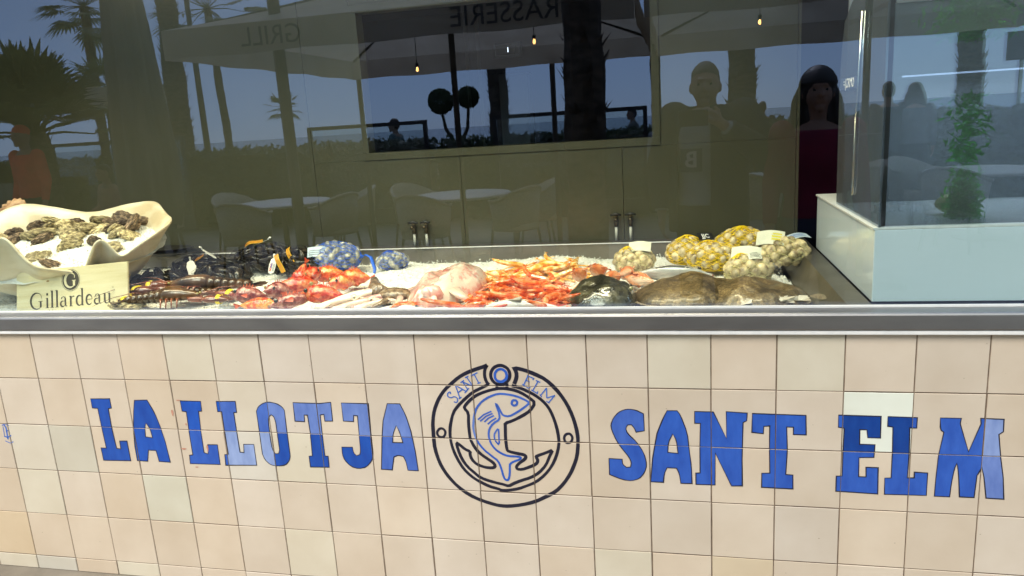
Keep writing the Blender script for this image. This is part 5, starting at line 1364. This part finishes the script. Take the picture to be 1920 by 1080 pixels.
for x, lb in ((-1.46, 'thin dark post at the far left corner of the lettered parasol'), (.84, 'thin dark post at the far edge of the lettered parasol')):
    o = MB(); o.tube([(0, 0, 0), (0, 0, 2.3)], .03, 8); o = o.build('terrace_post', M['pole']); o.location = (x, -6.35, 0); tag(o, lb, 'post')

def fan_crown(b, top, R, n, q, bl=16, droop=.5, up=1.1, rng=1.9):
    for k in range(n):
        az_ = 2.39996 * k + q.uniform(-.3, .3); el = up - rng * (k / n) + q.uniform(-.15, .15)
        d = Vector((cos(az_) * cos(el), sin(az_) * cos(el), sin(el)))
        L = R * q.uniform(.42, .55); tip = top + d * L + Vector((0, 0, -.10 * L))
        b.tube([top, top + d * L * .5, tip], [.02, .014, .008], 4)
        s = d.cross(Vector((0, 0, 1))).normalized(); u = s.cross(d).normalized()
        for j in range(bl):
            a = -1.35 + 2.7 * j / (bl - 1)
            e = (d * cos(a) + s * sin(a) + u * .12).normalized(); r = R * .55 * (1 - .25 * abs(a) / 1.35) * q.uniform(.85, 1.05)
            w = e.cross(u).normalized() * r * .05
            m_ = tip + e * r * .6; en = tip + e * r + Vector((0, 0, -droop * r * .35))
            b.poly([tip - w * .3, m_ - w, en, m_ + w])
def trunk_mesh(h, r, lean, q, boots=True, r2=None):
    b = MB(); N = max(8, int(h / .18)); pts = []; rad = []
    for k in range(N + 1):
        u = k / N; pts.append((lean * u * u * 1.0 + .05 * noise.noise(Vector((k * .25, h, r))), 0, h * u)); rad.append((r + ((r2 or r * .85) - r) * u) * (1 + .09 * q.uniform(-1, 1)) * (1.25 if u < .03 else 1))
    b.tube(pts, rad, 12)
    if boots:
        for k in range(int(h * r * 420)):
            u = q.random(); i = min(N - 1, int(u * N)); c = Vector(pts[i]).lerp(Vector(pts[i + 1]), u * N - i); rr_ = rad[i]
            a = q.uniform(0, 6.3); d = Vector((cos(a), sin(a), 0)); s = Vector((-sin(a), cos(a), 0)) * r * .22
            p = c + d * rr_ * .9
            b.poly([p - s, p + s, p + d * r * q.uniform(.25, .55) + Vector((0, 0, r * q.uniform(.3, .9)))])
    return b, Vector(pts[-1])
G7 = 'palms between the terrace and the beach'
def palm(loc, h, r, lean, R, n, label, seed, boots=True, up=1.1, rng=1.9):
    q = random.Random(seed)
    t = thing('palm_tree', label, 'palm', loc, 0, G7)
    b, top = trunk_mesh(h, r, lean, q, boots); b.build('trunk', M['trunk'], t)
    b = MB(); fan_crown(b, top, R, n, q, up=up, rng=rng); b.build('crown', M['frond'], t)
palm((-20.1, -24, 0), 6.9, .19, .15, 2.0, 30, 'tall slim palm far left by the water', 1)
palm((-7.95, -12, 0), 6.4, .22, .15, 2.2, 28, 'thick rough palm trunk left of the lettered parasol', 2)
palm((-12.03, -20, 0), 5.6, .13, -.1, 2.2, 22, 'smooth slender palm with high crown above the parasol', 3, boots=False)
palm((-20.9, -40, 0), 3.3, .14, 0, 1.3, 20, 'little palm far away on the beach', 4)
palm((1.63, -2.55, 0), 9.6, .125, .0, 2.0, 24, 'shaggy palm trunk close to the shop, in front of the lettered parasol', 5)
palm((-1.12, -12, 0), 6.0, .19, .05, 2.0, 24, 'palm trunk just left of the massive one', 6)
palm((1.85, -11, 0), 6.5, .09, .02, 1.9, 20, 'thin ragged palm trunk right of the massive one', 7)
palm((6.95, -12, 0), 5.8, .21, -.25, 2.0, 24, 'palm trunk furthest right, behind the tank\'s reflection', 8)
palm((-16.3, -20, 0), 3.4, .16, .1, 1.5, 26, 'low palm with drooping fronds half behind the folded parasol', 9)
palm((-5.95, -6.2, 0), 1.75, .20, 0, 1.35, 40, 'low bushy fan palm near the kiosk', 10, up=1.5, rng=1.35)
palm((3.1, -9.4, 0), 6.3, .2, .0, 1.9, 20, 'palm trunk behind the two standing people', 12)

# pole, lantern, topiary, sign
o = MB(); o.tube([(0, 0, 0), (.02, 0, 7.5)], [.09, .05], 10); o.tube([(.0, 0, 7.4), (.5, 0, 7.6)], [.04, .03], 8); o = o.build('mast', M['pole'], None, smooth=True); o.location = (-10.12, -16, 0); tag(o, 'tall thin lamp mast rising behind the lettered parasol', 'mast')
t = thing('street_lantern', 'old-fashioned black street lantern between folded parasol and palm', 'street lamp', (-9.6, -14, 0))
b = MB(); b.lathe([(.12, 0), (.12, .15), (.05, .3), (.04, 2.35), (.07, 2.4)], 12); b.build('post', M['pole'], t, smooth=True)
b = MB(); b.lathe([(.07, 2.42), (.14, 2.75), (.14, 2.76), (.07, 2.44)], 6); b.build('lantern_glass', mat('lantern_glass', (.5, .52, .5), rough=.3), t)
b = MB(); b.lathe([(.20, 2.76), (.10, 2.92), (.05, 2.95), (.06, 3.05), (.02, 3.1)], 6); b.build('lantern_cap', M['pole'], t)
t = thing('topiary_tree', 'small tree clipped into round balls on bent stems', 'topiary', (-2.25, -12, 0))
for dx, dz, r in ((0, 2.02, .24), (.55, 2.06, .20)):
    b = MB(); q = random.Random(int(dx * 9))
    for k in range(900):
        d = Vector((q.gauss(0, 1), q.gauss(0, 1), q.gauss(0, 1))).normalized() * r * q.uniform(.8, 1.0) + Vector((dx, 0, dz))
        e = Vector((q.uniform(-1, 1), q.uniform(-1, 1), q.uniform(-1, 1))).normalized() * .045; w = e.cross(Vector((q.random(), 1, q.random()))).normalized() * .02
        b.poly([d - e, d + w, d + e, d - w])
    b.build('leaf_ball', M['hedge'], t)
    b = MB(); b.tube([(.3, 0, 0), (.3, 0, 1.1), (dx * .8 + .06, 0, 1.5), (dx, 0, dz - r * .6)], [.05, .045, .035, .025], 7); b.build('stem', M['trunk'], t)
t = thing('sign_post', 'rectangular board on a post at the far right', 'sign', (7.68, -12, 0))
b = MB(); b.box(-.24, -.02, 2.03, .24, .02, 2.48); b.build('sign_board', M['greypanel'], t); b = MB(); b.tube([(0, -.03, 0), (0, -.03, 2.1)], .03, 8); b.build('post', M['pole'], t)

# hedge
def leafy(x0, x1, y0, y1, z1, n, q, z0=0.05):
    b = MB()
    for k in range(n):
        f = q.random(); x = q.uniform(x0, x1)
        if f < .45: p = Vector((x, y1 + q.gauss(0, .03), q.uniform(z0, z1)))
        elif f < .75: p = Vector((x, q.uniform(y0, y1), z1 + q.gauss(0, .035)))
        else: p = Vector((x, q.uniform(y0, y1), q.uniform(z0, z1)))
        e = Vector((q.uniform(-1, 1), q.uniform(-1, 1), q.uniform(-1, 1))).normalized() * q.uniform(.04, .08); w = e.cross(Vector((q.random(), q.random(), 1))).normalized() * .03
        b.poly([p - e, p + w, p + e, p - w])
    b.box(x0 + .05, y0 + .05, z0, x1 - .05, y1 - .06, z1 - .05)
    return b
q = random.Random(50)
for k, (xa, xb, ya, yb, h, n, lb) in enumerate(((-13, -1.8, -10.3, -9.6, 1.32, 9000, 'long clipped green hedge left of the tables'), (-1.7, 8, -10.3, -9.6, 1.28, 8500, 'long clipped green hedge right of the topiary tree'), (-16.5, -13.2, -10.5, -9.4, 1.45, 2500, 'hedge block furthest left'))):
    tag(leafy(xa, xb, ya, yb, h, n, q).build('hedge', M['hedge']), lb, 'hedge', 'clipped hedges along the terrace')
# wind screens
M['screen'] = pane_mat('wind_screen_glass', .05, see=(.85, .9, .9))
def screen(x0, x1, y, h, lb):
    t = thing('wind_screen', lb, 'wind screen', (x0, y, 0), 0, 'framed glass wind screens'); L = x1 - x0
    b = MB(); b.box(0, -.03, .05, .06, .03, h); b.box(L - .06, -.03, .05, L, .03, h); b.box(.06, -.029, h - .06, L - .06, .029, h - .001); b.box(.06, -.029, .05, L - .06, .029, .3); b.build('frame', M['black'], t)
    b = MB(); b.box(.055, -.004, .3, L - .055, .004, h - .055); b.build('pane', M['screen'], t)
screen(-8.7, -6.0, -9.3, 1.66, 'dark framed glass wind screen at the left'); screen(-3.7, -1.66, -9.3, 1.66, 'dark framed glass wind screen left of the middle'); screen(-.6, 1.75, -9.35, 1.66, 'dark framed glass wind screen around the massive palm')

# kiosk
t = thing('beach_kiosk', 'beach kiosk with a pale cloth canopy at the far left', 'kiosk', (-8.6, -9.2, 0))
b = MB(); b.box(-3.5, -1.5, 2.25, .85, .9, 2.60); b.build('canopy', M['canvas'], t, bevel=.03)
b = MB(); b.box(.15, .6, 0, .35, .8, 2.25); b.box(-3.4, .6, 0, -3.2, .8, 2.25); b.build('post', M['pole'], t)
b = MB(); b.box(-3.2, .55, 0, -.2, .75, 1.05); b.build('counter', M['canvasdk'], t)

# tables and chairs
def table(x, y, lb, r=.60):
    t = thing('cafe_table', lb, 'table', (x, y, 0), 0, 'round terrace tables')
    b = MB(); b.lathe([(0.001, .70), (r * .97, .70), (r, .71), (r, .725), (r * .98, .735), (.001, .735)], 48); b.build('table_top', M['tabletop'], t, smooth=False)
    b = MB(); b.tube([(0, 0, .03), (0, 0, .70)], .035, 10); b.build('pedestal', M['pole'], t, smooth=True)
    b = MB(); b.lathe([(.28, 0), (.28, .015), (.06, .05)], 24); b.build('base', M['pole'], t, smooth=True)
def make_chair(lb):
    t = thing('rattan_chair', lb, 'chair', (0, 0, 0), 0, 'rattan tub chairs round the terrace tables')
    b = MB(); top, bot = [], []
    for k in range(25):
        a = RAD(-20 + 220 * k / 24); h = .70 + .14 * max(0, sin(a)) ** 1.2
        top.append((.31 * cos(a), .29 * sin(a), h)); bot.append((.27 * cos(a), .25 * sin(a), .36))
    b.rings([bot, top], close=False, cap=False); o = b.build('backrest', M['rattan'], t, smooth=True); m = o.modifiers.new('s', 'SOLIDIFY'); m.thickness = .02
    b = MB(); b.tube(top, .017, 8); b.build('top_rail', M['rattan'], t, smooth=True)
    b = MB(); b.lathe([(.001, .36), (.26, .36), (.27, .38), (.26, .44), (.001, .45)], 24); b.build('seat', M['canvas'], t, smooth=True)
    for sx in (-1, 1):
        for sy in (-1, 1):
            b = MB(); b.tube([(sx * .19, sy * .17, .36), (sx * .23, sy * .21, 0)], [.016, .012], 8); b.build('leg', M['pole'], t)
    return t
tabs = [(-2.68, -6.42, 'round pale table, left one under the reflection of the folded parasol'), (-.36, -6.5, 'round pale table under the lettered parasol'), (3.35, -7.2, 'round pale table behind the standing man'), (5.4, -6.8, 'round pale table at the far right under the plain parasol')]
ch0 = None
words_ = ['left table', 'table under the lettered parasol', 'table behind the standing man', 'rightmost table']
for ti, (x, y, lb) in enumerate(tabs):
    table(x, y, lb)
    for k, a in enumerate((200, 330, 90, 20)):
        ar = RAD(a + ti * 12)
        px, py = x + .88 * cos(ar), y + .88 * sin(ar)
        side_ = ('first', 'second', 'third', 'fourth')[k]
        lb2 = 'pale rattan tub chair at the %s, on its %s side' % (words_[ti], ('left', 'right rear', 'window', 'right')[k])
        if ch0 is None: c = ch0 = make_chair(lb2)
        else: c = copy_tree(ch0); c['label'] = lb2
        c.location = (px, py, 0); c.rotation_euler = (0, 0, ar - pi / 2)

# ================================================================ PEOPLE
M['skin'] = mat('skin', (.28, .155, .10), (.35, .20, .135), scale=12, rough=.5, sss=.1)
def cloth(name, c, r=.85): return mat(name, tuple(v * .85 for v in c), tuple(min(1, v * 1.12) for v in c), scale=9, rough=r, bump=.15, bscale=18)
def capsule(b, pts, rad, n=14):
    b.tube(pts, rad, n); b.ball(pts[0], rad[0] * .99, n, 8); b.ball(pts[-1], rad[-1] * .99, n, 8)
def human(name_loc, rz, H, label, J, top, bottom, hair_m, hair='short', detail=.008, shoe=None, sleeve=True, hood=False):
    """continuous body from tapered limbs merged by a remesh; clothing shells as children. Faces +y."""
    s = H / 1.75
    t_loc = name_loc
    P = {'ankle': [(-.10, .0, .09), (.10, .0, .09)], 'knee': [(-.10, .02, .49), (.10, .02, .49)], 'hip': [(-.09, 0, .92), (.09, 0, .92)],
         'sh': [(-.185, 0, 1.43), (.185, 0, 1.43)], 'el': [(-.235, -.02, 1.15), (.235, -.02, 1.15)], 'wr': [(-.25, .06, .90), (.25, .06, .90)], 'pel': (0, 0, .95), 'head': (0, .02, 1.645), 'hr': 0}
    P.update(J or {})
    V = lambda p: Vector(p) * s
    b = MB(); pel = Vector(P['pel']); dz = Vector((0, 0, pel.z - .95)); 
    up = lambda p: Vector(p) + dz
    sh = [up(p) for p in P['sh']]; el = [up(p) if 'el' not in (J or {}) else Vector(p) for p in P['el']]; wr = [up(p) if 'wr' not in (J or {}) else Vector(p) for p in P['wr']]
    hips = [Vector(p) + dz for p in P['hip']]; head = up(P['head']) if 'head' not in (J or {}) else Vector(P['head'])
    def torso(b, g=0, z0=.90, z1=1.50):
        rs = []
        for z, w, d, oy_ in ((.88, .150, .105, 0), (.95, .168, .115, 0), (1.05, .150, .105, .0), (1.15, .150, .105, .0), (1.28, .172, .118, .0), (1.38, .185, .112, -.005), (1.44, .155, .095, -.01), (1.48, .085, .075, -.01), (1.51, .06, .06, -.005)):
            if z < z0 - .001 or z > z1 + .001: continue
            rs.append([up((((w + g) * cos(2 * pi * k / 20)), (d + g) * sin(2 * pi * k / 20) + oy_, z)) * s for k in range(20)])
        b.rings(rs)
    torso(b)
    nk = up((0, -.005, 1.46)); capsule(b, [nk * s, (nk * .4 + (head + Vector((0, -.01, -.07))) * .6) * s, (head + Vector((0, -.01, -.03))) * s], [.060 * s, .054 * s, .056 * s])
    hm = Matrix.Rotation(P['hr'], 4, 'Z')
    def hfn(d):
        return 1 + (.10 * max(0, d.y) ** 2 if d.z < 0 else 0) - .10 * max(0, -d.z) * (1 - max(0, d.y)) - .04 * max(0, abs(d.x) - .6)
    b.ball(head * s, (.076 * s, .096 * s, .118 * s), 24, 18, M=hm, fn=hfn)
    hd = lambda p: (head + (hm @ Vector(p))) * s
    capsule(b, [hd((0, .088, .018)), hd((0, .108, -.018))], [.011 * s, .017 * s], 8)       # nose
    capsule(b, [hd((-.03, .088, .030)), hd((.03, .088, .030))], [.013 * s, .013 * s], 8)    # brow
    capsule(b, [hd((-.02, .090, -.052)), hd((.02, .090, -.052))], [.010 * s, .010 * s], 8)  # lips
    b.ball(hd((0, .075, -.090)), .026 * s, 10, 8)                                        # chin
    for sx in (-1, 1): b.ball(hd((sx * .078, -.005, -.01)), (.010 * s, .020 * s, .030 * s), 10, 8, M=hm)
    hand_dirs = []
    for i, sx in enumerate((-1, 1)):
        capsule(b, [sh[i] * s, (sh[i] * .5 + el[i] * .5) * s, el[i] * s], [.058 * s, .050 * s, .042 * s]); capsule(b, [el[i] * s, (el[i] * .6 + wr[i] * .4) * s, wr[i] * s], [.042 * s, .040 * s, .027 * s])
        d = (wr[i] - el[i]).normalized(); side_ = (P.get('hside', [Vector((0, 1, 0)), Vector((0, 1, 0))])[i]); side_ = Vector(side_); side_ = (side_ - d * side_.dot(d)).normalized(); nrm = d.cross(side_)
        curl = P.get('curl', [.25, .25])[i]
        c = wr[i] + d * .05
        capsule(b, [(wr[i] + d * .01 + side_ * .004) * s, (wr[i] + d * .05 + side_ * .018) * s, (wr[i] + d * .085 + side_ * .022) * s], [.024 * s, .022 * s, .015 * s], 10); capsule(b, [(wr[i] + d * .02 - side_ * .006) * s, (wr[i] + d * .085 - side_ * .022) * s], [.022 * s, .015 * s], 10)
        pn = nrm * (1 if i == 0 else -1) * P.get('palm', 1)
        for f in range(4):
            off = side_ * (.030 - .020 * f); L = (.075, .084, .078, .062)[f]
            p0 = wr[i] + d * .088 + off; a1 = curl; p1 = p0 + (d * cos(a1) + pn * sin(a1)) * L * .45; a2 = curl * 2.2; p2 = p1 + (d * cos(a2) + pn * sin(a2)) * L * .30; a3 = curl * 3.2; p3 = p2 + (d * cos(a3) + pn * sin(a3)) * L * .25
            b.tube([p0 * s, p1 * s, p2 * s, p3 * s], [.0095 * s, .009 * s, .008 * s, .006 * s], 8)
        b.tube([(wr[i] + d * .03 + side_ * .025) * s, (wr[i] + d * .055 + side_ * .052) * s, (wr[i] + d * .080 + side_ * .060 + pn * .01) * s], [.013 * s, .0105 * s, .008 * s], 8)
    kn = [Vector(p) for p in P['knee']]; an = [Vector(p) for p in P['ankle']]
    for i in range(2):
        capsule(b, [hips[i] * s, (hips[i] * .5 + kn[i] * .5) * s, kn[i] * s], [.088 * s, .075 * s, .056 * s]); capsule(b, [kn[i] * s, (kn[i] * .65 + an[i] * .35) * s, an[i] * s], [.054 * s, .055 * s, .036 * s])
        capsule(b, [(an[i] + Vector((0, -.03, -.05))) * s, (an[i] + Vector((0, .14, -.06))) * s], [.036 * s, .028 * s], 10)
    body = b.build('person', M['skin'], None, smooth=True)
    body.location = t_loc; body.rotation_euler = (0, 0, rz)
    m = body.modifiers.new('merge', 'REMESH'); m.mode = 'VOXEL'; m.voxel_size = detail; m.use_smooth_shade = True
    def shell(nm, mb, mt, vs=None):
        o = mb.build(nm, mt, body, smooth=True); m = o.modifiers.new('merge', 'REMESH'); m.mode = 'VOXEL'; m.voxel_size = vs or detail * 1.3; m.use_smooth_shade = True; return o
    g = .016
    tb = MB(); torso(tb, g, .95, 1.47)
    for i in range(2):
        ee = wr[i] * .92 + el[i] * .08 if sleeve else el[i] * .7 + sh[i] * .3
        if sleeve: capsule(tb, [sh[i] * s, el[i] * s], [(.066 + g * .4) * s, .054 * s]); tb.tube([el[i] * s, ee * s], [.053 * s, .040 * s], 14); tb.ball(el[i] * s, .053 * s, 12, 8)
        else: tb.tube([sh[i] * s, ee * s], [.070 * s, .060 * s], 14)
        tb.ball(sh[i] * s, (.062 + g * .4) * s, 12, 8)
    shell('top', tb, top)
    lb_ = MB()
    rs = []
    for z, w, d in ((.84, .150, .11), (.90, .172, .122), (.97, .170, .120), (1.0, .160, .112)):
        rs.append([(up(((w + .006) * cos(2 * pi * k / 20), (d + .006) * sin(2 * pi * k / 20), z))) * s for k in range(20)])
    lb_.rings(rs)
    for i in range(2):
        capsule(lb_, [hips[i] * s, kn[i] * s], [.098 * s, .068 * s]); lb_.tube([kn[i] * s, (an[i] + Vector((0, 0, .01))) * s], [.068 * s, .058 * s], 14)
    shell('trousers', lb_, bottom)
    for i in range(2):
        sb_ = MB(); capsule(sb_, [(an[i] + Vector((0, -.04, -.045))) * s, (an[i] + Vector((0, .06, -.05))) * s, (an[i] + Vector((0, .16, -.057))) * s], [.046 * s, .042 * s, .034 * s], 12); sb_.build('shoe', shoe or M['black'], body, smooth=True)
    hb = MB()
    if hair in ('short', 'long'):
        hb.ball(hd((0, -.012, .018)), ((.084 if hair == 'short' else .105) * s, (.102 if hair == 'short' else .112) * s, (.116 if hair == 'short' else .125) * s), 20, 14, M=hm, fn=lambda d: (1.0 if (d.z > (.10 if hair == 'long' else .42) or d.y < -.15) else .86) * (1 + .02 * noise.noise(d * 9)))
    if hair == 'long':
        for sx in (-1, -.5, 0, .5, 1):
            hb.tube([hd((sx * .06, -.05, .04)), hd((sx * .088, -.05, -.05)), hd((sx * .098, -.03, -.16)), hd((sx * .10, -.01, -.27))], [.036 * s, .048 * s, .050 * s, .020 * s], 8)
    if hair in ('short', 'long'): shell('hair', hb, hair_m, detail)
    if hair == 'cap':
        hb.ball(hd((0, -.012, .030)), (.086 * s, .104 * s, .106 * s), 20, 14, M=hm, fn=lambda d: 1.0 if d.z > .02 else .84)
        hb.tube([hd((-.05, .075, .045)), hd((0, .15, .035)), hd((.05, .075, .045))], [.012 * s, .016 * s, .012 * s], 8, squash=.4)
        shell('cap', hb, hair_m, detail)
    for sx in (-1, 1):
        e = MB(); e.ball(hd((sx * .030, .082, .008)), .0095 * s, 10, 8); e.build('eye', M['pupil'], body, smooth=True)
    tag(body, label, 'person')
    return body
# the man holding up the phone
A = Vector((2.365, -2.42, 0))
man = human(A, RAD(4), 1.82, 'man in dark open jacket over a white lettered shirt holding up a phone', {
    'el': [(-.27, -.03, 1.15), (.33, .08, 1.19)], 'wr': [(-.26, .05, .90), (.075, .235, 1.395)],
    'hside': [Vector((0, 1, 0)), Vector((-.6, .3, 1))], 'curl': [.3, .8], 'head': (-.015, .02, 1.600), 'palm': 1},
    cloth('white_shirt', (.27, .29, .31)), cloth('dark_trousers', (.03, .03, .04)), mat('greying_hair', (.05, .045, .04), (.12, .11, .10), scale=60, rough=.7), hair='short', detail=.0075)
jb = MB(); s = 1.82 / 1.75; g = .034
rs = []
for z, w, d in ((.80, .225, .15), (.95, .225, .155), (1.1, .218, .15), (1.28, .225, .152), (1.38, .225, .145), (1.45, .19, .125), (1.50, .11, .10)):
    # open front: the shell stops short on the chest's left part
    row = []
    for k in range(25):
        a = RAD(140 + 306 * k / 24); row.append(Vector((w * cos(a), d * sin(a), z)) * s)
    for k in range(24, -1, -1):
        a = RAD(140 + 306 * k / 24); row.append(Vector(((w - .014) * cos(a), (d - .014) * sin(a), z)) * s)
    rs.append(row)
jb.rings(rs)
for i, (e, w_) in enumerate((((-.27, -.03, 1.15), (-.26, .05, .90)), ((.33, .08, 1.19), (.075, .235, 1.395)))):
    sh_ = Vector(((-.185, .185)[i], 0, 1.43)); e = Vector(e); w_ = Vector(w_)
    capsule(jb, [sh_ * s, e * s], [.100 * s, .085 * s]); jb.tube([e * s, (e * .12 + w_ * .88) * s], [.085 * s, .056 * s], 14)
jk = jb.build('jacket', cloth('dark_jacket', (.018, .020, .026)), man, smooth=True); m = jk.modifiers.new('merge', 'REMESH'); m.mode = 'VOXEL'; m.voxel_size = .008; m.use_smooth_shade = True
b = MB(); b.box(-.150, .148, 1.19, -.030, .152, 1.32); pt = b.build('shirt_patch', mat('patch_navy', (.03, .04, .07), rough=.7), man)
text_obj('patch_letter', 'B', .125, basis((-1, 0, 0), (0, 0, 1), (-.090, .1535, 1.255)), mat('patch_white', (.5, .5, .5), rough=.7), pt, .0008, .003)
ph = MB(); ph.box(2.196, -2.089, 1.447, 2.352, -2.081, 1.534); ph = ph.build('mobile_phone', M['black'], None, bevel=.004); tag(ph, 'black mobile phone held sideways at face height by the man', 'phone')
# the woman
human(Vector((2.925, -2.22, 0)), RAD(2), 1.69, 'long-haired woman in a magenta jacket standing right of the man', None, cloth('magenta_jacket', (.20, .008, .04)), cloth('blue_jeans', (.03, .04, .08)), mat('dark_hair', (.012, .009, .008), (.03, .02, .016), scale=30, rough=.5), hair='long')
# others on the terrace
sit = lambda: {'hip': [(-.09, 0, .92), (.09, 0, .92)], 'pel': (0, 0, .52), 'knee': [(-.12, .42, .50), (.12, .42, .50)], 'ankle': [(-.12, .40, .09), (.12, .40, .09)], 'wr': [(-.15, .32, .62), (.15, .32, .62)], 'el': [(-.24, .05, .72), (.24, .05, .72)]}
hr_d = M.setdefault('hair', mat('brown_hair', (.02, .012, .008), (.05, .03, .02), scale=30, rough=.5))
red, cream, teal, stripe, grey_, dk = cloth('red_top', (.80, .05, .035)), cloth('peach_top', (.5, .26, .18)), cloth('teal_top', (.05, .16, .18)), cloth('striped_top', (.3, .3, .3)), cloth('grey_top', (.15, .15, .16)), cloth('black_trousers', (.02, .02, .025))
ppl = [(-5.45, -5.5, RAD(10), 1.84, None, red, mat('red_cap', (.85, .06, .04), rough=.7), 'cap', 'person in a red top and red peaked cap standing at the far left'),
 (-5.6, -6.9, RAD(30), 1.72, sit(), cream, hr_d, 'short', 'seated person in a peach top with short dark hair'),
 (-5.0, -7.1, RAD(-40), 1.70, sit(), red, hr_d, 'short', 'seated person in a red top beside the peach one'),
 (-2.80, -10.9, RAD(90), 1.72, None, teal, hr_d, 'short', 'person in teal walking past the left wind screen'),
 (1.3, -13.5, RAD(80), 1.66, None, grey_, hr_d, 'short', 'person in grey walking behind the massive palm'),
 (1.98, -9.2, RAD(0), 1.50, None, stripe, hr_d, 'short', 'person in a pale striped top beside the thin palm trunk'),
 (3.75, -13.0, RAD(180), 1.62, None, dk, hr_d, 'short', 'person in dark clothes beyond the hedge, seen between the man and the woman'),
 (4.95, -9.0, RAD(170), 1.74, None, dk, hr_d, 'short', 'person in dark clothes at the right, left one of a pair'),
 (5.28, -9.0, RAD(190), 1.70, None, grey_, hr_d, 'long', 'long-haired person in grey at the right of the pair')]
for x, y, rz, H, J, tp, hm_, hk_, lb in ppl:
    human(Vector((x, y, 0)), rz, H, lb, J, tp, dk, hm_, hair=hk_, detail=.014)
for x, y, rz, lb in ((-5.6, -6.95, 30, 'pale rattan tub chair under the person in the peach top'), (-5.0, -7.15, -40, 'pale rattan tub chair under the seated person in red')):
    c = copy_tree(ch0); c['label'] = lb; c.location = (x, y, 0); c.rotation_euler = (0, 0, RAD(rz - 180))
